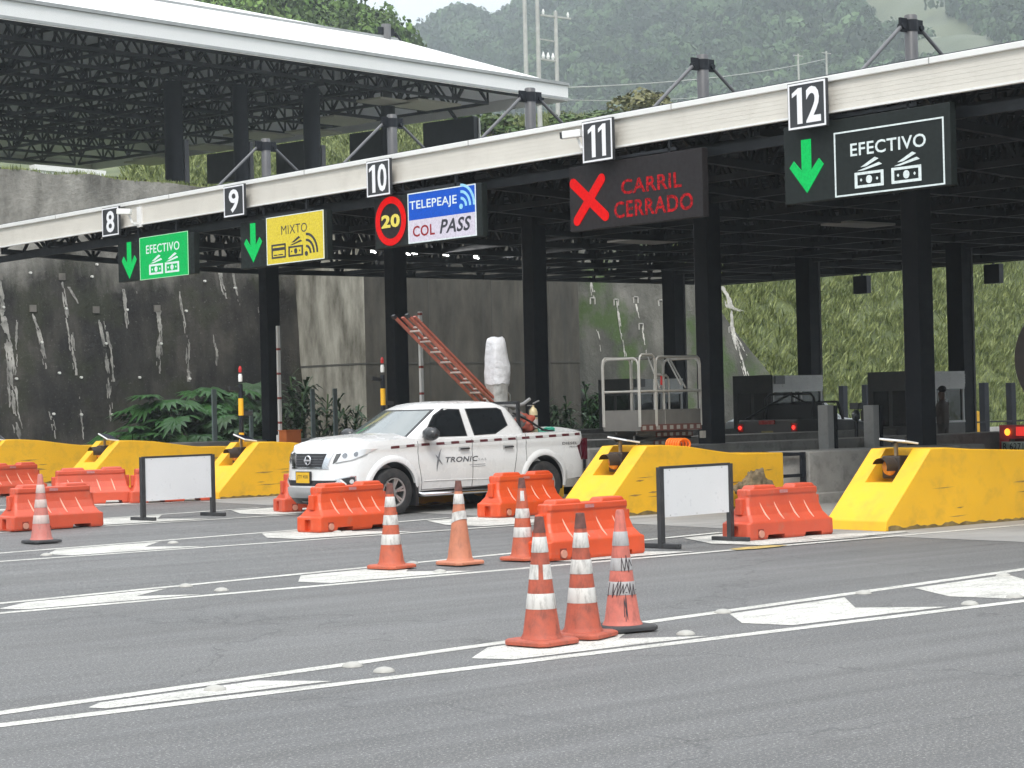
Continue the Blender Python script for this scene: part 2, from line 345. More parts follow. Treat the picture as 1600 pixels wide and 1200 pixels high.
# painted gores: two long lines that open towards each island, filled with chevrons
LO = [11.05, 17.42, 23.2, 28.45, 33.9, 39.2]
def upl(lo, X): return lo + .46 + .132 * (X - 5.5)
mk = MB()
def zq(X): return .003 if X < 17 else .008
def strip(pts, w_, z=.008):
    for (xa, ya), (xb, yb) in zip(pts[:-1], pts[1:]):
        k = max(1, int((xb - xa) / 3))
        for i in range(k):
            a, c = i / k, (i + 1) / k; X0, Y0, X1, Y1 = xa+(xb-xa)*a, ya+(yb-ya)*a, xa+(xb-xa)*c, ya+(yb-ya)*c
            mk.add([(X0, Y0-w_/2, gz(Y0)+zq(X0)), (X1, Y1-w_/2, gz(Y1)+zq(X1)), (X1, Y1+w_/2, gz(Y1)+zq(X1)), (X0, Y0+w_/2, gz(Y0)+zq(X0))], [(0, 1, 2, 3)])
STARTS = [[3.1, 6.0, 9.0, 11.75, 14.4, 17.2], [2.2, 5.4, 8.6, 11.9, 15.1, 18.1], [5.8, 9.0, 12.1, 15.4, 18.5], [6, 9.1, 12.2, 15.4, 18.4], [9, 12.1, 15.2, 18.3], [9, 12.1, 15.2, 18.3]]
for gi, lo in enumerate(LO):
    strip([(-20, lo), (24.5, lo)], .145); x_end = 19.6
    strip([(-20, lo + .45), (5.5, lo + .46), (x_end, upl(lo, x_end))], .145)
    for k, x0 in enumerate(STARTS[gi]):
        j = lambda: random.uniform(-.03, .03)
        poly = [(x0 + .45, .93), (x0 + j(), .45), (x0 + .12, .08), (x0 + 1.95 + j(), .06), (x0 + 1.45 + j(), .48), (x0 + 2.05, .94)]
        if x0 < 8: poly = [(x0 + .15, .84), (x0, .5), (x0 - .05 + .1, .16), (x0 + 1.65, .12), (x0 + 1.35, .86)]
        pts = []
        for X, t in poly:
            u_ = upl(lo, X) if X > 5.5 else lo + .46
            Y = lo + .085 + (u_ - lo - .17) * t; pts.append((X, Y, gz(Y) + (.0035 if x0 < 15 else .008)))
        mk.add(pts, [tuple(range(len(pts)))])
mk.add([(19.6, 18.42, gz(18.4)+.012), (21.0, 17.9, .012), (20.9, 17.72, .012), (19.2, 17.75, .012)], [(0, 1, 2, 3)])
tag(mk.build('road_marking', MATS['road_paint'], keep=True), 'worn white gore lines and chevrons painted on the asphalt', kind='structure')
stain = MB().add([(17.45, 17.34, .0115), (17.7, 17.28, .0115), (18.1, 17.31, .0115), (18.35, 17.4, .0115), (18.2, 17.55, .0115), (17.85, 17.6, .0115), (17.5, 17.52, .0115)], [(0, 1, 2, 3, 4, 5, 6)]).build('road_stain', mat('faded_yellow', (.42, .3, .1), rough=.8, var=.4, scale=9)); tag(stain, 'faded yellow paint patch on the white lane line', kind='structure')
# raised road studs (domed ceramic buttons)
def stud_mesh(): return MB().lathe([(.072, 0), (.068, .012), (.048, .025), (.02, .032), (.002, .034)], 14)
stud0 = None
SP = [(8.18, 11.74), (8.15, 11.34), (6.92, 11.41), (10.92, 11.4), (14.17, 12.55), (13.93, 11.2), (14.63, 11.29), (10.88, 18.45), (10.86, 17.75), (12.23, 12.33), (16.3, 12.7), (13.5, 17.75), (14.0, 18.9), (14.1, 24.2), (12.0, 23.6), (16.6, 24.1), (17.4, 24.9), (5.2, 11.3)]
SPW = ['on the near line left of the three cones', 'below its twin left of the three cones', 'half sunk in the nearest long white chevron', 'just right of the dark based cone', 'between the two nearest chevrons at the upper line', 'between the two nearest chevrons at the lower line', 'at the lower left corner of the nearest right chevron', 'on the upper line left of the cone row', 'on the lower line left of the cone row', 'at the left tip of the chevron right of the cones', 'on top edge of the nearest right chevron', 'between the chevrons under the cone row', 'at the upper line beside the pale orange cone', 'beside the white board at left', 'left of the white board at left', 'in front of the pickup', 'beside the barrier under the pickup', 'near the left edge on the nearest line pair']
for k, ((X, Y), wh) in enumerate(zip(SP, SPW)):
    if stud0 is None: stud0 = stud_mesh().build('road_stud', mat('stud_ceramic', (.36, .35, .32), rough=.5, var=.1, scale=12, dirt=(.3, .28, .24)), smooth=40)
    o = stud0 if k == 0 else stud0.copy()
    if k: COL.objects.link(o)
    o.location = (X, Y, gz(Y) + .002); tag(o, 'white domed road stud ' + wh, 'road stud', 'white road studs along the gore lines')
# ================================================================ RETAINING WALLS, BUTTRESS
def wy(X, z):      # face of the sprayed retaining wall: leans back, slightly uneven
    return 56.15 + .09 * z + .22 * mnoise.noise(Vector((X * .35, z * .35, 3))) + .05 * mnoise.noise(Vector((X * 1.3, z * 1.3, 7)))
def wall_sheet(name, x0, x1, top, m, parent, dx=.35, slope_end=None):
    nx = int((x1 - x0) / dx); nzv = 26; vs = []
    for j in range(nzv + 1):
        for i in range(nx + 1):
            X = x0 + (x1 - x0) * i / nx; T = top(X); z = -.1 + (T + .1) * j / nzv; vs.append((X, wy(X, z), z))
    o = len(vs)
    for i in range(nx + 1): X = x0 + (x1 - x0) * i / nx; vs.append((X, wy(X, top(X)) + .5, top(X)))
    fs = [(j*(nx+1)+i, j*(nx+1)+i+1, (j+1)*(nx+1)+i+1, (j+1)*(nx+1)+i) for j in range(nzv) for i in range(nx)]
    fs += [(nzv*(nx+1)+i, nzv*(nx+1)+i+1, o+i+1, o+i) for i in range(nx)]
    return MB().add(vs, fs).build(name, m, parent, smooth=60)
def top_a(X): return 8.95 - .03 * (X - 27) + .12 * mnoise.noise(Vector((X * .8, 0, 0)))
rw = thing('retaining_wall', 'dark sprayed concrete retaining wall with pale mineral streaks behind lanes 8 and 9', 'retaining wall')
wall_sheet('wall_face', 8, 38.6, top_a, MATS['sprayed_concrete'], rw)
STRK = mat('mineral_streak', (.27, .26, .235), rough=.8, var=.5, scale=3, dirt=(.03, .03, .027), damt=1, bm=.4)
def ribbon(pts, wd, parent, m=None, zs=1, seed=0, zone=None):
    """pale run of lime down the wall: broken strands lying on its face"""
    rs = random.Random(seed); P = [un(x, y, Y=56.6) for x, y in pts]; mb = MB(); tot = sum((b - a).length for a, b in zip(P[:-1], P[1:]))
    for st_ in range(4):
        off = (0, -.3, .32, .1)[st_] * wd; sc_ = (.62, .3, .26, .2)[st_]; prev = None; k = 0
        for (a, b) in zip(P[:-1], P[1:]):
            n_ = max(3, int((b - a).length / .06))
            for i in range(n_):
                q = a.lerp(b, i / n_); k += 1; f = k * .06 / tot; g = mnoise.noise(Vector((q.z * 2.6, seed * 1.7, st_ * 3.3))) + .35 * mnoise.noise(Vector((q.z * 9, seed, st_)))
                wv = wd * sc_ * max(0, .55 + 1.5 * g) * (1 - .45 * f) * (min(1, .35 + f * 6)) * rs.uniform(.75, 1.25); c = q.x + off * (.4 + f) + .05 * mnoise.noise(Vector((q.z * 1.3, seed * 3.1, 5))) + rs.uniform(-.012, .012)
                if wv < .018: prev = None; continue
                cur = [(X, wy(X, q.z) - .025, q.z) for X in (c - wv / 2, c + wv / 2)]
                if prev: mb.add(prev + cur, [(0, 1, 3, 2)])
                prev = cur
    return mb.build('mineral_streak', m or STRK, parent, weld=True) if mb.f else None
for i, (pts, wd) in enumerate([([(0, 438), (10, 540), (14, 640), (22, 690)], .32), ([(98, 440), (106, 500), (115, 590)], .22), ([(108, 448), (125, 480)], .12),
        ([(51, 490), (62, 535), (68, 580)], .17), ([(152, 490), (160, 545), (164, 600), (166, 665)], .18), ([(162, 495), (170, 545), (172, 600)], .16),
        ([(194, 448), (196, 520)], .2), ([(246, 480), (249, 590)], .24), ([(281, 455), (290, 540), (292, 600)], .16), ([(330, 520), (332, 575)], .14),
        ([(345, 420), (352, 470)], .2), ([(365, 425), (372, 490)], .12), ([(402, 480), (404, 560)], .1), ([(214, 455), (215, 480)], .08), ([(68, 640), (78, 692)], .15), ([(25, 500), (20, 600)], .1), ([(118, 620), (121, 690)], .1)]):
    ribbon(pts, wd, rw, seed=i)
plates = MB(); bolts = MB()
for x, y in [(99, 432), (51, 482), (150, 484), (245, 482), (0, 432)]:
    p = un(x, y, Y=56.6); Y = wy(p.x, p.z) - .05; plates.box(p.x-.1, p.x+.1, Y, Y+.2, p.z-.1, p.z+.1)
plates.build('anchor_plate', mat('stained_plate', (.13, .12, .105), rough=.8, var=.3), rw)
for x, y in [(49, 426), (145, 432), (198, 484), (289, 486), (103, 482), (63, 535), (162, 537), (250, 537), (213, 590), (292, 592), (121, 590), (20, 592), (75, 647), (168, 648), (321, 439), (366, 450), (5, 480), (88, 583), (119, 648), (153, 413)]:
    p = un(x, y, Y=56.6); Y = wy(p.x, p.z) - .02; bolts.lathe([(.036, Y - .06), (.036, Y + .1)], 8, (p.x, 0, p.z), 'Y')
bolts.build('anchor_bolt', mat('lime_bolt', (.6, .59, .55), rough=.7), rw)
# grass fringe and weeds on top of the wall
def tufts(name, pts, m, parent=None, h=(.15, .4), n=7, wdt=.03, spread=.12, lean=.5):
    V = []; F = []
    for (x, y, z) in pts:
        for _ in range(n):
            a = random.uniform(0, 6.28); hh = random.uniform(*h); l = random.uniform(.1, lean) * hh; r = random.uniform(0, spread)
            bx, by = x + r*math.cos(a), y + r*math.sin(a); b = random.uniform(0, 6.28); cx, cy = math.cos(b)*wdt/2, math.sin(b)*wdt/2
            mx, my = bx + l*.4*math.cos(a), by + l*.4*math.sin(a); o = len(V)
            V += [(bx-cx, by-cy, z-.03), (bx+cx, by+cy, z-.03), (mx+cx*.8, my+cy*.8, z+hh*.55), (mx-cx*.8, my-cy*.8, z+hh*.55),
                  (bx+l*math.cos(a)+cx*.15, by+l*math.sin(a)+cy*.15, z+hh), (bx+l*math.cos(a)-cx*.15, by+l*math.sin(a)-cy*.15, z+hh)]
            F += [(o, o+1, o+2, o+3), (o+3, o+2, o+4, o+5)]
    return np_mesh(name, np.array(V), np.array(F), m, parent)
pts = [(X, wy(X, top_a(X)) + random.uniform(0, .5), top_a(X)) for X in np.arange(20, 38.5, .05)]
tag(tufts('grass', pts, MATS['slope_grass'], h=(.04, .15)), 'short grass fringe on top of the dark retaining wall', 'grass', kind='stuff')
bw = thing('retaining_wall', 'mossy grey retaining wall with square drain marks right of the concrete buttress', 'retaining wall')
def top_b(X): return 7.6 if X < 54 else max(.4, 7.6 - (X - 54) * 1.02)
wall_sheet('wall_face', 46.0, 61.0, top_b, MATS['mossy_concrete'], bw)
STR2 = mat('pale_streak', (.5, .48, .43), rough=.8, var=.4, scale=5, dirt=(.14, .13, .1), damt=.9, bm=.4)
for i, (pts, wd) in enumerate([([(922, 440), (928, 470)], .3), ([(930, 515), (936, 555)], .14), ([(964, 470), (968, 510), (972, 560)], .16), ([(996, 475), (1000, 500)], .12), ([(1003, 510), (1006, 555)], .12),
        ([(1034, 472), (1038, 510), (1043, 555)], .13), ([(1042, 475), (1046, 500)], .1), ([(1130, 447), (1142, 480), (1160, 487)], .5), ([(1143, 485), (1148, 530), (1158, 575), (1160, 590)], .3), ([(1150, 520), (1166, 560)], .12)]):
    ribbon(pts, wd, bw, STR2, seed=40 + i)
fr = MB()
for x, y in [(925, 470), (963, 472), (996, 468), (1034, 473), (1001, 510), (1047, 553), (1143, 515)]:
    p = un(x, y, Y=56.6); Y = wy(p.x, p.z) - .04; s_ = .12
    for a, b_, c, d in ((-s_, s_, s_-.03, s_), (-s_, -s_+.03, -s_, s_), (s_-.03, s_, -s_, s_)): fr.box(p.x+a, p.x+b_, Y, Y+.1, p.z+c, p.z+d)
fr.build('drain_frame', mat('drain_frame', (.5, .48, .44), rough=.7), bw)
# cast buttress
bt = thing('concrete_buttress', 'tall cast concrete buttress block behind the pickup, sunlit side stained', 'buttress')
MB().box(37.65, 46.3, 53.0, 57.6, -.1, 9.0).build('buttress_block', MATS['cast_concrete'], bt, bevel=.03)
j = MB()
for z in (3.1, 6.2): j.box(37.63, 46.31, 52.985, 53.01, z, z + .05); j.box(37.635, 37.66, 53.0, 57.0, z, z + .05)
for X in (40.1, 42.6, 45.0): j.box(X, X + .04, 52.985, 53.01, 0, 5.9)
j.build('formwork_joint', mat('joint_dark', (.07, .068, .06), rough=.9), bt)

# ================================================================ TERRAIN beyond the walls
def smooth(a, b, x): t = min(1, max(0, (x - a) / (b - a))); return t * t * (3 - 2 * t)
def th(X, Y):
    D = .633 * X + .774 * Y; ter = 8.75 + 12.5 * smooth(97, 150, D) + .3 * mnoise.noise(Vector((X * .08, Y * .08, 1)))
    if D > 160: ter -= (D - 160) * .25
    slo = max(0, min((Y - 57.3) * 1.05, ter)); slo += .5 * mnoise.noise(Vector((X * .15, Y * .15, 4))) * smooth(57.4, 61, Y)
    f = smooth(53.0, 58.5, X - (Y - 57.3) * .05)
    return ter * (1 - f) + slo * f
xs = list(np.arange(-40, 44, 4.0)) + list(np.arange(44, 66, .8)) + list(np.arange(66, 230, 2.5)); ys = [57.35, 57.8, 58.4, 59.2] + list(np.arange(60, 76, .9)) + list(np.arange(76, 160, 3.0))
vs = [(X, Y + (.55 if Y < 57.5 and X < 54 else 0), th(X, Y)) for Y in ys for X in xs]; nx = len(xs)
hs = MB().add(vs, [(j*nx+i, j*nx+i+1, (j+1)*nx+i+1, (j+1)*nx+i) for j in range(len(ys)-1) for i in range(nx-1)]).build('hillside_terrain', MATS['slope_soil'], smooth=60)
tag(hs, 'grassy bank and terrace above the toll lanes', kind='structure')
# long grass of the cut slope
gp = []
for _ in range(26000):
    X = random.uniform(54.5, 150); Y = 57.35 + random.random() ** 1.1 * 17
    q = proj((X, Y, th(X, Y)))
    if q[0] < 880 or q[0] > 1850 or q[1] < 380 and q[0] > 1080: continue
    if X < 60 and Y < 58.2 and th(X, Y) < top_b(X): continue
    gp.append((X, Y, th(X, Y)))
tag(tufts('grass', gp, MATS['slope_grass'], h=(.15, .5), n=11, wdt=.06, spread=.3, lean=1.2), 'long light green grass covering the steep cut slope behind the booths', 'grass', kind='stuff')
gp = []
for _ in range(26000):
    X = random.uniform(45, 130); Y = random.uniform(60, 140); q = proj((X, Y, th(X, Y)))
    if q[0] < 200 or q[0] > 1150 or q[1] < 120 or q[1] > 330: continue
    gp.append((X, Y, th(X, Y)))
tag(tufts('bank_vegetation', gp, MATS['slope_grass'], h=(.2, .8), n=8, wdt=.13, spread=.6, lean=1.2), 'rough green undergrowth on the upper bank beyond the far canopy', 'undergrowth', kind='stuff')

# ================================================================ FORESTED HILLS
def ridge(name, prof, d0, d1, dist_back, x0, x1, m, label, z0=4, nu=90, nv=26, rough=6, bare=None):
    """a hill whose crest line follows prof; each column runs from its foot up to the crest and down behind"""
    def crest(x):
        for (xa, ya), (xb, yb) in zip(prof[:-1], prof[1:]):
            if xa <= x <= xb: return ya + (yb - ya) * (x - xa) / (xb - xa)
        return prof[0][1] if x < prof[0][0] else prof[-1][1]
    def pt(u, t):
        x = x0 + (x1 - x0) * u; r = (x - 800) / FPX; k = math.hypot(1, r)
        ye = crest(x); zc = CAM_H + (636 - .024 * (x - 800) - ye) / FPX * d1
        d = d0 + (d1 - d0) * t if t <= 1 else d1 + dist_back * (t - 1)
        X = (math.cos(YAW) + math.sin(YAW) * r) * d; Y = (math.sin(YAW) - math.cos(YAW) * r) * d
        e = t ** 1.15 if t <= 1 else max(0, 1 - (t - 1) ** 1.3); z = z0 + (zc - z0) * e
        env = math.sin(min(1, t) * math.pi) * .9 + .1
        z += rough * env * (mnoise.noise(Vector((X / 55, Y / 55, 2))) + .5 * mnoise.noise(Vector((X / 22, Y / 22, 9))))
        return (X, Y, z)
    T = [i / nv * 1.0 for i in range(nv + 1)] + [1.15, 1.4, 1.8, 2.0]
    vs = [pt(i / nu, t) for t in T for i in range(nu + 1)]
    o = MB().add(vs, [(j*(nu+1)+i, j*(nu+1)+i+1, (j+1)*(nu+1)+i+1, (j+1)*(nu+1)+i) for j in range(len(T)-1) for i in range(nu)]).build(name, m, smooth=80)
    if bare:
        at = o.data.attributes.new('clearing', 'FLOAT', 'POINT'); at.data.foreach_set('value', np.array([1.0 if bare(*proj(v)) else 0.0 for v in vs], dtype=np.float32))
    tag(o, label, kind='structure'); return pt
BP_ = [(1290, -90), (1440, -90), (1475, 0), (1530, 50), (1620, 96), (1660, 130), (1560, 140), (1440, 112), (1395, 70), (1345, 20)]
def in_bare(x, y):
    x += 16 * mnoise.noise(Vector((x * .02, y * .03, 0))); y += 12 * mnoise.noise(Vector((x * .02, y * .03, 8))); c = False
    for (xa, ya), (xb, yb) in zip(BP_, BP_[1:] + BP_[:1]):
        if (ya > y) != (yb > y) and x < (xb - xa) * (y - ya) / (yb - ya) + xa: c = not c
    return c
FAR = ridge('hills', [(420, 150), (560, 90), (640, 64), (680, 54), (692, 38), (720, 28), (745, 24), (770, 30), (800, 32), (822, 16), (850, -8), (900, -45), (1100, -150), (1400, -280), (1700, -380)], 430, 1150, 500, 330, 1800, MATS['forest_floor'], 'hazy forested mountain behind the toll plaza', rough=16, nu=300, nv=110, bare=in_bare)
NEAR = ridge('hills', [(-100, -160), (300, -60), (400, 5), (440, 20), (480, 32), (520, 46), (545, 58), (580, 62), (605, 75), (640, 115), (700, 170), (760, 230)], 140, 235, 80, -200, 800, MATS['forest_floor'], 'green wooded spur above the white far canopy roof', z0=20, nu=50, nv=16, rough=2.5)
def crown_template(nl, seed, lumps=6, leaf=.3, jit=.45):
    r = np.random.default_rng(seed); c = r.normal(size=(lumps, 3)) * (.45, .45, .25) + (0, 0, .35); rad = r.uniform(.35, .6, lumps)
    i = r.integers(0, lumps, nl); d = r.normal(size=(nl, 3)); d /= np.linalg.norm(d, axis=1)[:, None]; d[:, 2] = np.where(d[:, 2] < -.3, -d[:, 2], d[:, 2])
    p = c[i] + d * rad[i][:, None] * r.uniform(.75, 1.08, nl)[:, None]
    nrm = d + r.normal(size=(nl, 3)) * jit; nrm /= np.linalg.norm(nrm, axis=1)[:, None]
    a = np.cross(nrm, r.normal(size=(nl, 3))); a /= np.linalg.norm(a, axis=1)[:, None]; b = np.cross(nrm, a)
    s = leaf * r.uniform(.5, 1.1, nl)[:, None] / 2; a *= s; b *= s * .7
    V = np.stack([p - a - b, p + a - b * .6, p + a * .8 + b, p - a * .7 + b * 1.1], 1).reshape(-1, 3); F = np.arange(nl * 4).reshape(-1, 4)
    return V, F
TEMPL = [crown_template(190, s, 5 + s % 4, .33, .2) for s in range(7)]; TEMPN = [crown_template(420, 20 + s, 7 + s % 4, .2) for s in range(5)]
def forest(name, pt, n, rad, win, m, label, bare=None, seed=1, tp=None):
    tp = tp or TEMPL; tint = []; r = random.Random(seed); Vs = []; Fs = []; o = 0; k = 0; tries = 0
    while k < n and tries < n * 40:
        tries += 1; u, t = r.random(), r.random() ** .8 * 1.03; p = pt(u, t); q = proj(p)
        if not (win[0] < q[0] < win[1] and win[2] < q[1] < win[3]): continue
        if bare and bare(*q) and r.random() > .04: continue
        V, F = tp[r.randrange(len(tp))]; s = r.uniform(*rad) * (1.35 if r.random() < .12 else 1); a = r.uniform(0, 6.28); ca, sa = math.cos(a), math.sin(a)
        W = V * (s, s, s * r.uniform(.95, 1.5)); W = np.stack([W[:, 0]*ca - W[:, 1]*sa, W[:, 0]*sa + W[:, 1]*ca, W[:, 2]], 1) + np.array(p)
        Vs.append(W); tint.append(np.full(len(W), r.choice((.35, .5, .7, .9, 1.15, 1.5, 2.0)) * r.uniform(.85, 1.15))); Fs.append(F + o); o += len(W); k += 1
    ob = np_mesh(name, np.concatenate(Vs), np.concatenate(Fs), m); at = ob.data.attributes.new('tint', 'FLOAT', 'POINT'); at.data.foreach_set('value', np.concatenate(tint).astype(np.float32))
    return tag(ob, label, 'forest', kind='stuff')
forest('forest', FAR, 5200, (3.0, 5.4), (540, 1660, -60, 235), MATS['forest_leaves'], 'hazy blue-green forest of round tree crowns on the far mountain', bare=in_bare)
forest('forest', NEAR, 1700, (1.1, 2.3), (330, 800, -40, 130), MATS['spur_leaves'], 'bright green trees on the wooded spur above the far canopy', seed=5, tp=TEMPN)
# ================================================================ TOLL CANOPY
XF = 23.3; XB = 49.0; YE = 48.9; YN = -16.0
def zb(X): return 5.86 - .36 * min(1, max(0, (X - XF) / 7.0))      # bottom chord
def zt(X): return 6.32 + .45 * min(1, max(0, (X - XF) / 12.0))     # top chord
cp = thing('toll_canopy', 'wide black steel canopy with long beige fascia over lanes 8 to 12', 'canopy')
MB().box(XF, XF + .06, YN, YE, 5.875, 6.3).build('fascia', FASC, cp)
rb = MB()
for k in range(6): rb.box(XF - .002, XF, YN, YE, 5.9 + k * .066, 5.9 + k * .066 + .006)
rb.build('fascia_rib', FASC, cp)
MB().box(XF - .05, XF + .12, YN, YE, 6.3, 6.39).build('fascia_cap', CAPM, cp, bevel=.01)
MB().box(XF - .035, XF + .05, YN, YE, 5.845, 5.875).build('drip_edge', CAPM, cp)
jn = MB()
for Y in np.arange(14, 48.9, 5.15): jn.box(XF - .055, XF - .0, Y, Y + .015, 6.3, 6.395)
jn.build('cap_joint', mat('joint_grey', (.3, .3, .29)), cp)
dk = MB(); Xs = [XF + .06, XF + 6, XF + 12, XB]
vs = [(X, Y, zt(X) + .02) for X in Xs for Y in (YN, YE)] + [(X, Y, zt(X) + .1) for X in Xs for Y in (YN, YE)]
dk.add(vs, [(2*i, 2*i+2, 2*i+3, 2*i+1) for i in range(3)] + [(8+2*i, 8+2*i+1, 8+2*i+3, 8+2*i+2) for i in range(3)] + [(0, 1, 9, 8), (6, 14, 15, 7), (0, 8, 10, 2), (2, 10, 12, 4), (4, 12, 14, 6), (1, 3, 11, 9), (3, 5, 13, 11), (5, 7, 15, 13)])
dk.build('roof_deck', DECKM, cp)
MB().box(XB - .1, XB, YN, YE, 5.45, 6.9).build('rear_fascia', STEEL2, cp)
MB().box(XF + .35, XF + .43, YN, YE, 5.55, 5.7).build('sign_beam', STEEL2, cp)
def truss(X0, Y0, X1, Y1, zlo, zhi, step, name, parent, cw=.13, ww=.06, m=None, dbl=False):
    mb = MB(); Lh = math.hypot(X1 - X0, Y1 - Y0); n = max(2, round(Lh / step)); P = lambda t: (X0 + (X1 - X0) * t, Y0 + (Y1 - Y0) * t)
    for i in range(n):
        a, b = P(i / n), P((i + 1) / n); c = P((i + .5) / n)
        mb.bar((*a, zlo(a[0])), (*b, zlo(b[0])), cw); mb.bar((*a, zhi(a[0])), (*b, zhi(b[0])), cw)
        mb.bar((*a, zlo(a[0])), (*c, zhi(c[0])), ww); mb.bar((*c, zhi(c[0])), (*b, zlo(b[0])), ww); mb.bar((*a, zlo(a[0])), (*a, zhi(a[0])), ww)
        if dbl: mb.bar((*c, zlo(c[0])), (*c, zhi(c[0])), ww)
    return mb.build(name, m or STEEL2, parent)
for Y in list(np.arange(YE - .1, 8, -2.58)): truss(XF + .5, Y, XB - .2, Y, zb, zt, 1.25, 'roof_truss', cp)
for X in (24.4, 27, 29, 31.5, 34, 36.5, 39, 41.2, 43.3, 45.6, 48.4): truss(X, 8, X, YE, zb, zt, 1.29, 'roof_truss', cp, cw=.11)
pl = MB()
for X in np.arange(25.2, 49, 1.5): pl.box(X - .04, X + .04, YN, YE, zt(X) - .05, zt(X) + .018)
pl.build('purlin', STEEL2, cp)
# columns with masts and tie rods
CW = ['between signs 11 and 12, right of the pickup', 'behind the crossed sign of closed lane 11', 'behind the bed of the white pickup', 'behind the ladder on the pickup', 'between signs 9 and 10, beside a raised barrier arm']
CYS = [24.27, 29.42, 34.6, 39.54, 44.84]
for k, Y in enumerate([19.1] + CYS):
    z0 = gz(Y)
    c = thing('canopy_column', 'black square steel column with mast and tie rods ' + (['outside the frame'] + CW)[k], 'column', (29, Y, z0), 0, 'front row of canopy columns')
    MB().box(-.185, .185, -.185, .185, 0, 6.4).build('shaft', STEEL, c, bevel=.015)
    MB().box(-.3, .3, -.3, .3, .2, .24).build('base_plate', STEEL, c)
    MB().lathe([(.115, 6.3), (.115, 8.27), (.1, 8.29)], 20).build('mast', mat('mast_grey', (.085, .085, .09), rough=.45, var=.2, dirt=(.16, .15, .14)), c, smooth=40)
    br = MB()
    for s in (-1, 1):
        br.box(s * .12 if s > 0 else -.3, .3 if s > 0 else -.12, -.02, .02, 7.98, 8.22); br.lathe([(.05, -.06), (.05, .06)], 10, (s * .24, 0, 8.08), 'Y')
    br.lathe([(.125, 8.0), (.125, 8.2)], 16); br.build('bracket', STEEL, c)
    for s, dx, z1 in ((-1, 2.3, 6.45), (1, 2.2, 6.75)):
        MB().tube([(s * .24, 0, 8.08), (s * dx, 0, z1 - z0)], .035, 8).build('tie_rod', mat('rod_grey', (.12, .12, .125), rough=.4), c)
for k, (Y, wh) in enumerate([(29.6, 'outside the frame'), (34.9, 'behind the booth at the right'), (40.1, 'rising over the booth of the pickup with roll bar'), (45.4, 'hidden behind the closed lane column')][1:]):
    c = thing('canopy_column', 'slender black rear column ' + wh, 'column', (43.3, Y, gz(Y)), 0, 'rear row of canopy columns')
    MB().box(-.18, .18, -.25, .25, 0, 6.0).build('shaft', STEEL, c)
    MB().box(.18, .25, -.27, .27, 0, 6.0).build('flange', mat('flange_grey', (.06, .06, .065)), c)
# hanging lights under the canopy
LAMPM = mat('lamp_panel', (.32, .3, .27), rough=.6, var=.05)
for (x0, y0, x1, y1, wh) in [(1320, 345, 1362, 360, 'below the lane 12 money sign'), (985, 373, 1024, 385, 'below the red cross of lane 11')]:
    a = un((x0 + x1) / 2, (y0 + y1) / 2, Z=5.42)
    t = thing('ceiling_light', 'flat grey square light panel under the canopy ' + wh, 'light', a)
    MB().box(-.75, .75, -.4, .4, 0, .05).build('panel', LAMPM, t, bevel=.01)
    hg = MB(); hg.bar((-.5, 0, .05), (-.5, 0, 1.0), .03); hg.bar((.5, 0, .05), (.5, 0, 1.0), .03); hg.build('hanger', STEEL2, t)
LIT = mat('lit_lamp', (1, 1, .97), emit=2.5, var=0)
for k, (x, y, wh) in enumerate([(584, 393, 'lowest left, under the speed limit sign'), (637, 396, 'first of the three close together'), (648, 395, 'second of the three close together'), (697, 398, 'right of the three close together'), (745, 402, 'nearest the dark column')]):
    p = un(x, y, Z=5.5); t = thing('floodlight', 'small lit white floodlight under the canopy ' + wh, 'floodlight', p, 0, 'row of small lit floodlights')
    MB().box(-.03, .05, -.14, .14, -.05, .09).build('housing', BLACK, t); MB().box(-.045, -.03, -.07, .07, -.02, .05).build('lens', LIT, t)
    MB().bar((0, 0, .09), (0, 0, .6), .02).build('stem', STEEL2, t)
    fl_ = bpy.data.lights.new('lamp_light', 'SPOT'); fo_ = bpy.data.objects.new('lamp_light', fl_); COL.objects.link(fo_); fo_.parent = t; fl_.energy = 260; fl_.spot_size = R(80); fl_.spot_blend = .8; fl_.shadow_soft_size = .15; fo_.location = (-.1, 0, -.1); fo_.rotation_euler = (R(-62), R(-10), 0)

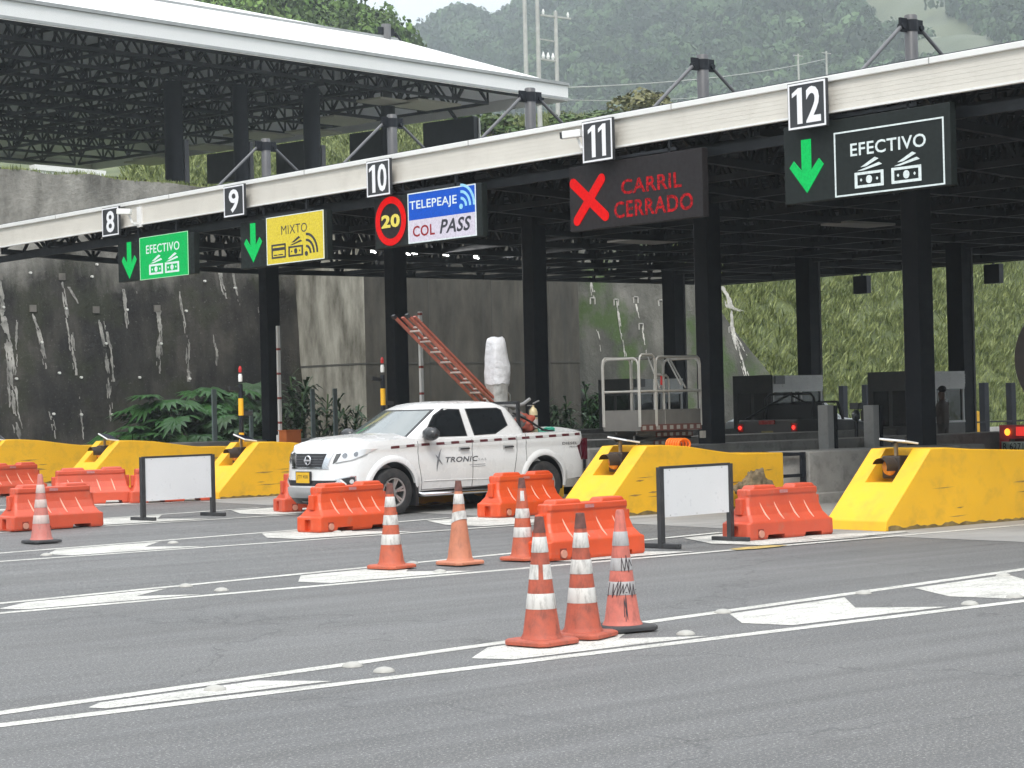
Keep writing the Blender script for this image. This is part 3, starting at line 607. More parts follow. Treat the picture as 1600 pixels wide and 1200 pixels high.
# ================================================================ LANE NUMBER PLATES, LED SIGNS
def FP(X):      # a plane facing the drivers: u runs to the viewer's right (-Y), v up, h towards the viewer (-X)
    return lambda u, v, h: (X - h, -u, v)
def rc(mb, P, u0, u1, v0, v1, h0, h1): return mb.prism([(u0, v0), (u1, v0), (u1, v1), (u0, v1)], P, h0, h1)
PLB = mat('plate_black', (.03, .032, .036), rough=.5, var=.1); PLW = mat('plate_white', (.8, .8, .82), rough=.5, var=.03)
def one(mb, P, u0, u1, v0, v1):
    w_, h_ = u1 - u0, v1 - v0; mb.prism([(u0 + w_*.5, v0), (u1, v0), (u1, v1), (u0 + w_*.62, v1), (u0, v1 - h_*.13), (u0, v1 - h_*.25), (u0 + w_*.5, v1 - h_*.16)], P, .002, .006)
for num, (xa, ya), (xb, yb), col in [('8', (159, 326), (186, 367), ''), ('9', (349, 292), (382, 336), ''), ('10', (572, 253), (610, 304), ''), ('11', (909, 191), (958, 249), ''), ('12', (1230, 132), (1292, 196), '')]:
    X = XF - .2; A = un(xa, ya, X=X); B = un(xb, yb, X=X); u0, u1, v0, v1 = 0, A.y - B.y, 0, A.z - B.z
    t = thing('lane_number_plate', 'black plate with white lane number %s on the beige canopy fascia' % {'8': 'eight', '9': 'nine', '10': 'ten', '11': 'eleven', '12': 'twelve'}[num], 'number plate', (X, A.y, B.z), 0, 'lane number plates')
    P = lambda u, v, h: (-h, -u, v)
    rc(MB(), P, u0, u1, v0, v1, -.05, 0).build('plate', PLB, t)
    bd = MB(); e = .028; g_ = .012
    for q in ((u0+g_, u1-g_, v0+g_, v0+g_+e), (u0+g_, u1-g_, v1-g_-e, v1-g_), (u0+g_, u0+g_+e, v0+g_+e, v1-g_-e), (u1-g_-e, u1-g_, v0+g_+e, v1-g_-e)): rc(bd, P, *q, 0, .006)
    bd.build('border', PLW, t)
    wd = (u1 - u0); pad = .13 if len(num) > 1 else .25
    tx = MB()
    if num == '11':
        one(tx, P, wd*.2, wd*.44, v1*.12, v1*.88); one(tx, P, wd*.54, wd*.78, v1*.12, v1*.88)
    elif len(num) == 2:
        one(tx, P, wd*.12, wd*.38, v1*.12, v1*.88); text(tx, num[1], P, wd*.48, wd*.86, v1*.12, v1*.88, bold=.022)
    else: text(tx, num, P, wd*.26, wd*.74, v1*.13, v1*.87, bold=.022)
    tx.build('digits', PLW, t)
    MB().box(0.05, .2, -(u1)*.6, -(u1)*.4, v1*.3, v1*.7).build('mount', STEEL, t)

def led(name, col, e=1):      # col is what the lit screen gives off at this exposure
    m, n, b = new_mat(name); c = ramp(n, tex(n, coords(n), 26, 2, .7) if e == 1 else tex(n, coords(n), 17, 3, .8), .35 if e == 1 else .42, tuple(x * (.8 if e == 1 else .2) for x in col), .6, tuple(x * 1.05 for x in col)); b.inputs['Base Color'].default_value = (*[x * .08 for x in col], 1)
    n.links.new(c, b.inputs['Emission Color']); b.inputs['Emission Strength'].default_value = 2 ** -vs_exp; b.inputs['Roughness'].default_value = .7; b.inputs['Specular IOR Level'].default_value = .2; return m
vs_exp = scene.view_settings.exposure
GRN = led('led_green', (.0, .58, .12)); GRNP = led('led_green_panel', (.0, .5, .11)); WHT = led('led_white', (.78, .88, .88))
YLP = led('led_yellow_panel', (.76, .62, .06)); REDL = led('led_red', (.78, .0, .0)); REDT = led('led_red_text', (.55, .004, .01), 2); BLUP = led('led_blue_panel', (.008, .1, .6))
LILP = led('led_pale_panel', (.7, .66, .77)); YLT = led('led_yellow_text', (.87, .74, .14)); REDP = led('led_dark_red', (.32, .015, .02))
PINKOFF = mat('screen_off', (.015, .012, .013), rough=.6, var=.03, spec=.3); SCR = mat('screen_dark', (.008, .012, .011), rough=.6, var=.04, spec=.3); INK = mat('screen_ink', (.03, .03, .04), rough=.5, emit=.05)
XS = XF - .02
def sgn(label, tl, br, depth=.13, cm=None):
    A = un(*tl, X=XS); B = un(*br, X=XS); t = thing('lane_sign', label, 'led sign', (XS, A.y, B.z), 0, 'overhead lane signs')
    W, H = A.y - B.y, A.z - B.z; P = lambda u, v, h: (-h, -u, v)
    rc(MB(), P, 0, W, 0, H, -depth, 0).build('cabinet', cm or SCR, t, bevel=.01)
    hg = MB()
    for u in (.25 * W, .75 * W): hg.bar((depth * .6, -u, H), (depth * .6, -u, 5.95 - B.z), .05)
    hg.bar((depth*.6, -.2*W, H + .05), (depth*.6, -.8*W, H + .05), .05); hg.build('hanger', STEEL2, t)
    def uv(x, y):
        p = un(x, y, X=XS - .006); return (A.y - p.y, p.z - B.z)
    return t, P, uv, W, H
def arrow(t, P, uv, x0, y0, x1, y1):
    (a, top), (b, bot) = uv(x0, y0), uv(x1, y1); w_ = b - a; m = (a + b) / 2; h_ = top - bot; s = w_ * .14
    poly = [(m-s, top), (m+s, top), (m+s, bot+h_*.42), (b-w_*.13, bot+h_*.62), (b, bot+h_*.5), (m, bot), (a, bot+h_*.5), (a+w_*.13, bot+h_*.62), (m-s, bot+h_*.42)]
    MB().prism(poly, P, .001, .012).build('arrow', GRN, t)
def banknote(mb, P, u, v, w_, h_, th_=.0):
    e = w_ * .07; mb0 = mb
    for q in ((u, u+w_, v, v+e), (u, u+w_, v+h_-e, v+h_), (u, u+e*1.2, v+e, v+h_-e), (u+w_-e*1.2, u+w_, v+e, v+h_-e)): rc(mb, P, *q, .008, .018)
    n = 14; mb.prism([(u+w_/2+w_*.1*math.cos(6.283*i/n), v+h_/2+h_*.26*math.sin(6.283*i/n)) for i in range(n)], P, .008, .018)
    for c in (.22, .78): mb.prism([(u+w_*c-w_*.035, v+h_/2), (u+w_*c, v+h_/2-h_*.1), (u+w_*c+w_*.035, v+h_/2), (u+w_*c, v+h_/2+h_*.1)], P, .008, .018)
    for q in ([(.1, 1.1), (.86, 1.5), (.96, 1.36), (.98, 1.1)][:3] + [(.3, 1.1)], [(.22, 1.32), (.72, 1.86), (.84, 1.74), (.4, 1.34)]): mb.prism([(u + w_*x_, v + h_*y_) for x_, y_ in q], P, .008, .018)
def waves(mb, P, u, v, r, k=3, a0=0, a1=90):
    n = 12; mb.prism([(u+r*.12*math.cos(6.283*i/n), v+r*.12*math.sin(6.283*i/n)) for i in range(n)], P, .008, .018)
    for j in range(k):
        ro = r * (.42 + .29 * j); ri = ro - r * .12; A = [R(a0 + (a1 - a0) * i / 10) for i in range(11)]
        mb.prism([(u+ro*math.cos(a), v+ro*math.sin(a)) for a in A] + [(u+ri*math.cos(a), v+ri*math.sin(a)) for a in A[::-1]], P, .008, .018)
def rcard(mb, P, u, v, w_, h_):
    e = w_ * .07
    for q in ((u, u+w_, v, v+e), (u, u+w_, v+h_-e, v+h_), (u, u+e, v+e, v+h_-e), (u+w_-e, u+w_, v+e, v+h_-e), (u+e, u+w_-e, v+h_*.55, v+h_*.75), (u+w_*.15, u+w_*.4, v+h_*.2, v+h_*.28), (u+w_*.48, u+w_*.8, v+h_*.2, v+h_*.28)): rc(mb, P, *q, .008, .018)
def frame(P, u0, u1, v0, v1, e, m, t, nm='panel_border'):
    f = MB()
    for q in ((u0, u1, v0, v0+e), (u0, u1, v1-e, v1), (u0, u0+e, v0+e, v1-e), (u1-e, u1, v0+e, v1-e)): rc(f, P, *q, .006, .014)
    f.build(nm, m, t)
# lane 12: white outline EFECTIVO on black
t, P, uv, W, H = sgn('black overhead sign of lane 12 reading EFECTIVO in white outline with green arrow', (1224, 200), (1487, 289))
arrow(t, P, uv, 1233, 222, 1288, 298)
(a, b_), (c, d) = uv(1303, 208), uv(1477, 288); frame(P, a, c, d, b_, .022, WHT, t)
tm = MB(); w_, h_ = c - a, b_ - d; text(tm, 'EFECTIVO', P, a+w_*.15, a+w_*.84, d+h_*.6, d+h_*.8, bold=.014); tm.build('lettering', WHT, t)
im = MB(); banknote(im, P, a+w_*.19, d+h_*.1, w_*.265, h_*.24); banknote(im, P, a+w_*.53, d+h_*.1, w_*.265, h_*.24); im.build('banknote_symbol', WHT, t)
# lane 11: closed
t, P, uv, W, H = sgn('dull dark overhead sign of lane 11 reading CARRIL CERRADO with big red cross', (889, 262), (1099, 338), cm=PINKOFF)
(a, b_), (c, d) = uv(892, 283), uv(950, 344); x = MB(); k = .085
for p0, p1 in (((a+k*.7, b_-k*.6), (c-k*.7, d+k*.9)), ((a+k*1.6, d+k*.6), (c-k*1.6, b_-k*.4))):
    dv = (Vector(p1) - Vector(p0)); nn = Vector((-dv.y, dv.x)).normalized() * k; ca = [R(90 + 180 * i / 6) for i in range(7)]; dn = dv.normalized()
    rp = [Vector(p0) + nn * math.sin(q) * 1 + dn * k * math.cos(q) for q in ca] + [Vector(p1) - nn * math.sin(q) - dn * k * math.cos(q) for q in ca]
    x.prism([tuple(q) for q in rp], P, .002, .014 if p0[1] > p1[1] else .012)
x.build('cross', REDL, t)
tm = MB(); (a, b_), (c, d) = uv(970, 279), uv(1065, 292); text(tm, 'CARRIL', P, a, c, d, b_ - .02, bold=.02)
(a, b_), (c, d) = uv(959, 316), uv(1083, 327); text(tm, 'CERRADO', P, a, c, d, b_, bold=.02); tm.build('lettering', REDT, t)
# lane 10: toll tag lane and speed limit
t, P, uv, W, H = sgn('overhead sign of lane 10 with blue TELEPEAJE panel and red round speed limit 20', (585, 311), (754, 369))
MB().prism([(0.0, 0), (.02, 0), (.02, H), (0, H)], P, .001, .004).build('cabinet_edge', PINKOFF, t)
c0 = uv(611, 345.5); ru = (uv(635, 345)[0] - uv(587, 345)[0]) / 2; rv = (uv(611, 307)[1] - uv(611, 384)[1]) / 2; n = 40; rg = MB()
out = [(c0[0]+ru*math.cos(6.2832*i/n), c0[1]+rv*math.sin(6.2832*i/n)) for i in range(n)]; inn = [(c0[0]+ru*.7*math.cos(6.2832*i/n), c0[1]+rv*.72*math.sin(6.2832*i/n)) for i in range(n)]
vs = [P(u, v, h) for L_ in (out, inn) for h in (.016,) for u, v in L_]; rg.add(vs, [(i, (i+1) % n, n+(i+1) % n, n+i) for i in range(n)])
rg.build('red_ring', REDL, t, keep=True)
MB().prism(inn, P, .004, .010).build('ring_field', PINKOFF, t)
tm = MB(); text(tm, '20', P, c0[0]-ru*.6, c0[0]+ru*.6, c0[1]-rv*.27, c0[1]+rv*.27, h=.018, bold=.04); tm.build('speed_digits', YLT, t)
(a, b_), (c, d) = uv(637, 303), uv(745, 368); w_, h_ = c - a, b_ - d; md = d + h_ * .46
rc(MB(), P, a, c, md, b_, .001, .007).build('blue_panel', BLUP, t); rc(MB(), P, a, c, d, md, .001, .007).build('pale_panel', LILP, t); frame(P, a, c, d, b_, .02, WHT, t)
tm = MB(); text(tm, 'TELEPEAJE', P, a+w_*.03, a+w_*.73, md+h_*.16, md+h_*.38, h=.014, bold=.014); tm.build('lettering', WHT, t)
im = MB(); waves(im, P, a+w_*.79, md+h_*.14, w_*.2); im.build('wave_symbol', led('led_pale_blue', (.35, .72, .95)), t)
tm = MB(); text(tm, 'COL', P, a+w_*.07, a+w_*.4, d+h_*.12, d+h_*.34, h=.014, bold=.02); tm.build('lettering', REDP, t)
tm = MB(); text(tm, 'PASS', P, a+w_*.47, a+w_*.9, d+h_*.12, d+h_*.4, h=.014, bold=.025, slant=w_*.04); tm.build('lettering', INK, t)
# lane 9: mixed
t, P, uv, W, H = sgn('overhead sign of lane 9 with yellow MIXTO panel and green arrow', (375, 348), (512, 405))
arrow(t, P, uv, 381, 351, 410, 408)
(a, b_), (c, d) = uv(416, 341), uv(507, 404); w_, h_ = c - a, b_ - d; rc(MB(), P, a, c, d, b_, .001, .007).build('yellow_panel', YLP, t); frame(P, a, c, d, b_, .014, WHT, t)
tm = MB(); text(tm, 'MIXTO', P, a+w_*.27, a+w_*.72, d+h_*.6, d+h_*.79, h=.014, bold=0); tm.build('lettering', INK, t)
im = MB(); rcard(im, P, a+w_*.09, d+h_*.12, w_*.25, h_*.3); banknote(im, P, a+w_*.39, d+h_*.12, w_*.25, h_*.22); waves(im, P, a+w_*.7, d+h_*.15, w_*.2, 3); im.build('payment_symbol', INK, t)
# lane 8: green EFECTIVO
t, P, uv, W, H = sgn('overhead sign of lane 8 with solid green EFECTIVO panel and green arrow', (184, 381), (304, 427))
arrow(t, P, uv, 190, 380, 214, 434)
(a, b_), (c, d) = uv(218, 372), uv(295, 429); w_, h_ = c - a, b_ - d; rc(MB(), P, a, c, d, b_, .001, .007).build('green_panel', GRNP, t); frame(P, a, c, d, b_, .012, led('led_pale_green', (.45, .8, .5)), t)
tm = MB(); text(tm, 'EFECTIVO', P, a+w_*.14, a+w_*.83, d+h_*.6, d+h_*.8, h=.014, bold=.008); tm.build('lettering', WHT, t)
im = MB(); banknote(im, P, a+w_*.2, d+h_*.1, w_*.28, h_*.24); banknote(im, P, a+w_*.53, d+h_*.1, w_*.28, h_*.24); im.build('banknote_symbol', WHT, t)
# cameras
for (x, y, s, wh) in [(908, 208, 1, 'beside lane number eleven'), (205, 331, -1, 'beside lane number eight')]:
    p = un(x, y, X=XF - .25); t = thing('security_camera', 'white security camera on the canopy fascia ' + wh, 'camera', p)
    d = Vector((-.45, .18 * s + .1, -.08)); d2 = Vector((-.16, .27, -.02)) if s > 0 else Vector((-.2, .25, .02))
    MB().bar((0, 0, 0), tuple(d2), .13, .12).build('housing', CAPM, t, bevel=.015); MB().bar(tuple(d2 * 1.0), tuple(d2 * 1.12), .11, .1).build('lens_cap', BLACK, t)
    b = MB(); b.bar((0, .1, -.05), (.05, .05, -.24), .04); b.bar((.05, .05, -.24), (.25, .05, -.24), .05); b.box(.2, .25, -.05, .12, -.32, .12); b.build('bracket', WHITE, t)

# ================================================================ FAR CANOPY on the terrace
A2 = R(9.7); U2 = Vector((math.cos(A2), math.sin(A2), 0)); V2 = Vector((-math.sin(A2), math.cos(A2), 0)); K = un(888, 158, Z=14.5)
c2 = thing('far_canopy', 'large far canopy with bright white hipped roof above the retaining wall', 'canopy')
L2, D2 = 62.0, 32.0
def q2(a, b, z): v = K - U2 * a + V2 * b; return (v.x, v.y, z)
WR = mat('white_roof', (.72, .72, .71), rough=.45, var=.03, scale=.3, dirt=(.6, .59, .56), damt=.2)
f = MB(); f.add([q2(0, 0, 14.5), q2(L2, 0, 14.5), q2(L2, D2, 14.5), q2(0, D2, 14.5), q2(0, 0, 15.15), q2(L2, 0, 15.15), q2(L2, D2, 15.15), q2(0, D2, 15.15)], [(0, 1, 5, 4), (1, 2, 6, 5), (2, 3, 7, 6), (3, 0, 4, 7)])
f.build('roof_fascia', WR, c2)
f = MB(); s1, s2 = 5.0, 16.0; z0, z1, z2 = 15.15, 15.15 + 5*.4, 15.15 + 5*.4 + 11*.29
def lv(s, z, e=0): return [q2(s, s, z), q2(L2 - s, s, z), q2(L2 - s, D2 - s, z), q2(s, D2 - s, z)]
r0, r1, r2_ = lv(-.06, z0 - .02), lv(s1, z1), lv(15.9, z2)
f.add(r0 + r1 + r2_, [(i, (i+1) % 4, 4+(i+1) % 4, 4+i) for i in range(4)] + [(4+i, 4+(i+1) % 4, 8+(i+1) % 4, 8+i) for i in range(4)] + [(8, 9, 10, 11)])
f.build('roof_panel', WR, c2, keep=False)
sm = MB()
sm.bar(q2(0, -.03, 15.2), q2(L2, -.03, 15.2), .1, .12); sm.bar(q2(0, -.1, 14.56), q2(L2, -.1, 14.56), .06, .1); sm.bar(q2(-.08, 0, 14.56), q2(-.08, D2, 14.56), .06, .1); sm.bar(q2(s1, s1, z1+.03), q2(L2-s1, s1, z1+.03), .1, .1)
sm.build('roof_seam', mat('seam_grey', (.3, .31, .31), rough=.5), c2)
mat('far_deck', (.75, .76, .8), rough=.7, var=.15, scale=.3)
ri = [lv(.05, 14.95), lv(s1, z1 - .25), lv(15.9, z2 - .25)]; MB().add(ri[0] + ri[1] + ri[2], [(i, (i+1) % 4, 4+(i+1) % 4, 4+i) for i in range(4)] + [(4+i, 4+(i+1) % 4, 8+(i+1) % 4, 8+i) for i in range(4)] + [(8, 9, 10, 11)]).build('roof_deck', MATS['far_deck'], c2)
FT = mat('far_truss', (.022, .025, .032), rough=.6, var=.2)
def tr2(a0, b0, a1, b1, step): 
    p, q = q2(a0, b0, 0), q2(a1, b1, 0); return truss(p[0], p[1], q[0], q[1], lambda X: 14.46, lambda X: 15.7, step, 'roof_truss', c2, cw=.12, ww=.065, m=FT, dbl=False)
for b in np.arange(2.4, D2 - 1.5, 3.1): tr2(2.4, b, L2, b, 2.0)
for a in np.arange(2.4, L2, 3.3): tr2(a, 2.4, a, D2 - 2, 2.0)
eb = MB()
for a in np.arange(.8, L2, 1.6): eb.bar(q2(a, .05, 14.6), q2(a, 2.4, 15.2), .08)
eb.bar(q2(.2, 1.2, 14.7), q2(L2, 1.2, 14.7), .1); eb.build('edge_bracket', STEEL2, c2)
tv = []
for b in (-3.5, D2 + 6):
    for a in (-1.5, L2): v_ = K - U2 * a + V2 * b; tv.append((v_.x, v_.y, 9.25))
tag(MB().add(tv, [(0, 1, 3, 2)]).build('terrace_paving', MATS['worn_concrete']), 'paved lanes of the upper toll terrace', kind='structure')
for (a, b) in [(8, 6), (8, 14), (8, 22), (20, 6), (20, 14), (20, 22), (33, 22)]:
    pass
lp = MB()
for x, y, s in [(660, 165, 1), (530, 190, 1), (405, 213, 1), (330, 232, .9), (490, 208, .8), (250, 250, .8), (600, 160, .7), (230, 255, .7)]:
    p = un(x, y, Z=14.3); mb = MB(); u = U2 * 1.3 * s; v = V2 * 1.0 * s
    mb.prism([(-1, -1), (1, -1), (1, 1), (-1, 1)], lambda a, b, h: p + u * a + v * b + Vector((0, 0, h)), 0, .08); mb.build('light_panel', mat('far_lamp', (.42, .4, .34), rough=.6, var=.05), c2)
# its columns, seen over the wall and the near fascia
for i, (x, yb, X) in enumerate([(608, 235, 0), (488, 250, 0), (377, 262, 0), (272, 285, 0)]):
    bb = [5, 4, 5, 6][i]; lo_, hi_ = -5, 60
    for _ in range(40):
        mid = (lo_ + hi_) / 2
        if proj(q2(mid, bb, 12))[0] > x: lo_ = mid
        else: hi_ = mid
    p = Vector(q2(lo_, bb, 12)); c = thing('canopy_column', 'black round column under the far white canopy, ' + ['with mast through the roof', 'left of the masted one', 'behind lane plate nine', 'at the end of the rough wall'][i], 'column', (p.x, p.y, th(p.x, p.y)), A2, 'columns of the far canopy')
    h0 = th(p.x, p.y); wd = [.3, .34, .3, .36][i]
    MB().lathe([(wd, -1), (wd, 14.4 - h0)], 20).build('shaft', STEEL, c, smooth=40)
    MB().box(wd * .8, wd * 1.4, -wd * .75, wd * .75, -1, 12.2 - h0).build('flange', mat('flange_mid', (.1, .1, .11)), c)
    if i == 0:
        zt_ = un(607, 37, X=p.x).z - h0
        MB().lathe([(.2, 14.4 - h0), (.2, zt_)], 18).build('mast', mat('mast_far', (.13, .13, .135)), c, smooth=40)
        b = MB(); b.box(-.45, .45, -.05, .05, zt_ - .45, zt_ - .15); b.build('bracket', STEEL, c)
        MB().tube([(.5, 0, zt_ - .3), (4.2, 0, zt_ - 3.6)], .08).build('tie_rod', STEEL, c)
# signs hanging along its right hand edge, seen from behind
for i, (x0, x1, yb, wh) in enumerate([(668, 747, 214, 'nearest the roof corner'), (553, 604, 235, 'second from the roof corner'), (438, 482, 254, 'third from the roof corner'), (330, 375, 270, 'fourth from the roof corner')]):
    def tb(x):      # distance along the edge for a pixel column
        lo, hi = 0, D2
        for _ in range(30):
            m_ = (lo + hi) / 2
            if proj(q2(-.3, m_, 13))[0] > x: lo = m_
            else: hi = m_
        return lo
    b0, b1 = tb(x1), tb(x0); o_ = Vector(q2(-.3, b0, 0)); zl = 13.0
    t = thing('lane_sign', 'back of a dark boxed lane sign under the far canopy, ' + wh, 'led sign', (o_.x, o_.y, zl), A2, 'signs of the far canopy seen from behind')
    MB().box(-.25, .05, 0, b1 - b0, 0, 14.45 - zl).build('cabinet', STEEL2, t); MB().box(.05, .09, -.08, .06, -.02, 14.4 - zl).build('cabinet_edge', WHITE, t)
# white low parapet box on the wall top
a, b = un(56, 262, Y=58.6), un(162, 278, Y=58.6)
t = thing('guard_rail', 'long white metal parapet on top of the retaining wall', 'parapet', (a.x, 58.6, 8.4)); 
z1, z2 = un(56, 257, Y=58.6).z - 8.4, un(162, 267, Y=58.6).z - 8.4; Lx = b.x - a.x
P = lambda u, v, h: (u, h - 4.0 * 0, v)
MB().prism([(0, 0), (Lx, 0), (Lx, z2), (0, z1)], P, 0, .25).build('panel', WHITE, t); MB().prism([(-.06, z1-.16), (Lx+.06, z2-.16), (Lx+.06, z2), (-.06, z1)], P, -.05, .3).build('top_rail', CAPM, t)
# utility poles and wires
UP = mat('pole_grey', (.4, .4, .38), rough=.7); ptops = []
for (x, yt, Y, wh, H_) in [(818, -60, 90, 'left one of the three thin ones', 1), (838, -50, 90, 'tall middle one of three', 2), (868, 18, 90, 'shortest of three, beside the white roof corner', 1), (1247, 84, 150, 'small far one left of lane number 12 mast', 0), (1291, 80, 150, 'small far one nearest lane number 12', 0)]:
    p = un(x, yt, Y=Y); z0 = 12.0 if Y == 90 else 14.0; t = thing('utility_pole', 'thin pale utility pole, ' + wh, 'utility pole', (p.x, Y, z0)); h = p.z - z0
    MB().lathe([(.16, 0), (.1, h)], 10).build('shaft', UP, t, smooth=40); ptops.append((p.x, Y, p.z))
    if H_:
        cb = MB(); cb.bar((-1.1, 0, h - .3), (1.1, 0, h - .3), .1)
        if H_ == 2: cb.bar((-.1, 0, h-5.0), (1.25, 0, h-5.05), .1); cb.bar((-.1, 0, h - 3.9), (1.2, 0, h - 3.95), .07)
        cb.build('crossarm', UP, t)
        for q in (-.9, 0, .9): MB().lathe([(.05, h - .25), (.08, h - .1), (.03, h + .05)], 8, (q, 0, 0)).build('insulator', WHITE, t)
        if H_ == 2:
            for q in (.35, .7, 1.05): MB().lathe([(.05, h - 5.0), (.1, h - 4.85), (.03, h - 4.6)], 8, (q, 0, 0)).build('insulator', WHITE, t)
    else: MB().bar((-.7, 0, h - .2), (.7, 0, h - .2), .08).build('crossarm', UP, t)
def wire(name, a, b, sag, lab, r=.03):
    a, b = Vector(a), Vector(b); pts = [a.lerp(b, i/16) - Vector((0, 0, sag*4*(i/16)*(1-i/16))) for i in range(17)]
    tag(MB().tube(pts, r, 5).build(name, UP), lab, 'cable')
wire('power_line', un(880, 137, Y=92), un(1290, 92, Y=150), .5, 'thin pale power line rising across the hazy mountain', .035)
wire('power_line', un(880, 156, Y=92), un(1180, 140, Y=150), .4, 'faint lower power line across the hazy mountain', .025)
# ================================================================ ISLANDS (yellow nose blocks, kerb walls)
def island(Y, wh, k, xend=24.75, wall=True, flash=True):
    z0 = gz(Y); t = thing('island_nose', 'yellow sloped concrete island nose ' + wh, 'island nose', (20.9, Y, z0), 0, 'yellow island noses')
    W = 1.02; Lx = xend - 20.9
    prof = [(0, 0), (Lx, 0), (Lx, .84), (Lx - .95, .85), (Lx - 1.4, .9), (1.75, 1.0), (1.25, 1.035), (.93, 1.03), (.03, .13)]
    P = lambda u, v, h: (u, h, v)
    o = MB().prism(prof, P, 0, W).build('nose_block', YEL, t, bevel=.014)
    # notch for the warning light
    cut = MB().box(.25, 1.12, .3, .76, .6, 1.4).build('cut', YEL); cut.parent = t
    bpy.context.view_layer.update()
    md = o.modifiers.new('n', 'BOOLEAN'); md.object = cut; md.operation = 'DIFFERENCE'; md.solver = 'EXACT'
    me = bpy.data.meshes.new_from_object(o.evaluated_get(bpy.context.evaluated_depsgraph_get())); o.modifiers.clear(); o.data = me; me.name = 'nose_block'
    bpy.data.objects.remove(cut)
    MB().box(.01, Lx - .02, .02, W + .03, -.02, .03).build('dirt_line', mat('grime', (.12, .1, .06), rough=.9, var=.4, scale=8), t)
    rs_ = random.Random(k + 11); sc = MB()
    for i in range(9):
        u = rs_.uniform(.5, Lx - .4); z = rs_.uniform(.12, .6); l = rs_.uniform(.15, .6); h_ = rs_.uniform(.006, .02)
        if z > (u - .05) * 1.0: continue
        sc.prism([(u, z), (u + l*.5, z - h_*.6), (u + l, z + .01), (u + l*.4, z + h_)], lambda a, b, c: (a, -c, b), -.001, .0025)
    sc.build('scuff_mark', mat('scuff', (.34, .2, .05), rough=.8, var=.4, scale=9), t)
    gm = MB(); pts_ = [(x_, .02 + .05 * abs(mnoise.noise(Vector((x_ * 2.7, k, 0)))) + .03 * rs_.random()) for x_ in np.arange(.06, Lx - .03, .07)]
    gm.prism([(pts_[-1][0], 0), (pts_[0][0], 0)] + pts_, lambda a, b, c: (a, -c, b), -.001, .003); gm.build('base_grime', mat('nose_grime', (.2, .14, .05), rough=.9, var=.5, scale=7), t)
    if flash:
        f = thing('warning_light', 'amber solar warning light on the nose ' + wh, 'warning light', (20.9 + .84, Y + .54, z0 + .61), 0, 'solar warning lights')
        HB = mat('flasher_housing', (.035, .025, .02), rough=.5, var=.3, dirt=(.15, .1, .05))
        MB().box(-.08, .16, -.15, .15, .03, .33).build('housing', HB, f, bevel=.02)
        MB().lathe([(.11, -.10), (.1, -.13), (.05, -.15), (.002, -.155)], 20, (0, 0, .18), 'X').build('lens', AMBER, f, smooth=40)
        MB().lathe([(.125, -.3), (.135, -.08)], 18, (0, 0, .18), 'X', R(20), R(200), cap=False).build('visor', HB, f, smooth=40)
        MB().box(-.02, .03, -.03, .03, -.02, .04).box(.02, .06, -.02, .02, .33, .5).build('bracket', mat('tan_metal', (.3, .22, .13), rough=.5, dirt=(.1, .06, .03)), f)
        MB().bar((-.05, 0, .49), (.08, 0, .52), .02).build('stay', BLACK, f)
        Q = Matrix.Rotation(R(8), 4, 'Y') @ Matrix.Rotation(R(4 + 3 * k), 4, 'X')
        fr = MB().box(-.16, .12, -.22, .22, .51, .535); fr.v = [tuple(Q @ Vector(v)) for v in fr.v]; fr.build('panel_frame', WHITE, f, bevel=.005)
        pn = MB().box(-.14, .1, -.2, .2, .536, .541); pn.v = [tuple(Q @ Vector(v)) for v in pn.v]; pn.build('solar_panel', mat('solar_blue', (.02, .025, .05), rough=.15), f)
    if wall:
        kb = thing('island_wall', 'low grey concrete island wall behind the yellow nose ' + wh, 'wall', (20.9, Y, z0))
        MB().box(Lx + .62, 8.9 if k == 1 else 19.5, 0.02, W - .02, -.1, .83).build('wall_block', GREYC, kb, bevel=.02)
        MB().box(Lx + .62, 19.6, -.12, W + .12, -.1, .17).build('kerb', GREYC, kb, bevel=.02)
        rl = thing('guard_rail', 'small black railing behind the nose ' + wh, 'railing', (20.9 + Lx, Y, z0)); rm = MB()
        for z in (.8, .46): rm.bar((.0, .08, z), (.56, .08, z), .05)
        rm.build('rail', STEEL, rl); MB().bar((.53, .08, 0), (.53, .08, .83), .07).build('post', STEEL, rl); MB().bar((.53, .9, 0), (.53, .9, .83), .07).build('post', STEEL, rl)
        MB().bar((.53, .08, .8), (.53, .9, .8), .05).build('cross_rail', STEEL, rl)
IY = [(18.12, 'nearest the camera at right, before lane 12'), (23.52, 'between lanes 11 and 12, behind the white board'), (28.85, 'hidden behind the white pickup'), (34.22, 'left of the pickup grille'), (39.55, 'second from the left edge'), (44.8, 'cut by the left edge')]
for k, (Y, wh) in enumerate(IY): island(Y, wh, k, xend=26.6 if k == 0 else 24.75)
# weathered stone lump behind the second nose
def lump(name, c, s, m, seed, n=2, amp=.25, parent=None, freq=3):
    b = bmesh.new(); bmesh.ops.create_icosphere(b, subdivisions=n + 1, radius=1)
    for v in b.verts:
        k = 1 + amp * mnoise.noise(v.co * freq * .6 + Vector((seed, 0, 0))) + amp * .5 * mnoise.noise(v.co * freq * 2 + Vector((0, seed, 0))); v.co = Vector((v.co.x*s[0]*k + c[0], v.co.y*s[1]*k + c[1], v.co.z*s[2]*k + c[2]))
    me = bpy.data.meshes.new(name); b.to_mesh(me); b.free(); me.shade_smooth(); me.materials.append(m); o = bpy.data.objects.new(name, me); COL.objects.link(o)
    if parent: o.parent = parent
    return o
p = un(1184, 790, Y=23.2)
o = lump('rock', (0, 0, .2), (.34, .22, .36), mat('brown_rock', (.16, .12, .07), rough=.95, var=.5, scale=9, dirt=(.05, .055, .03), damt=.9, bm=.8, bscale=14), 3, n=4, amp=.4); o.location = (p.x - .05, 23.2, gz(23)); tag(o, 'brown mossy boulder leaning on the yellow nose behind the orange barrier', 'rock')
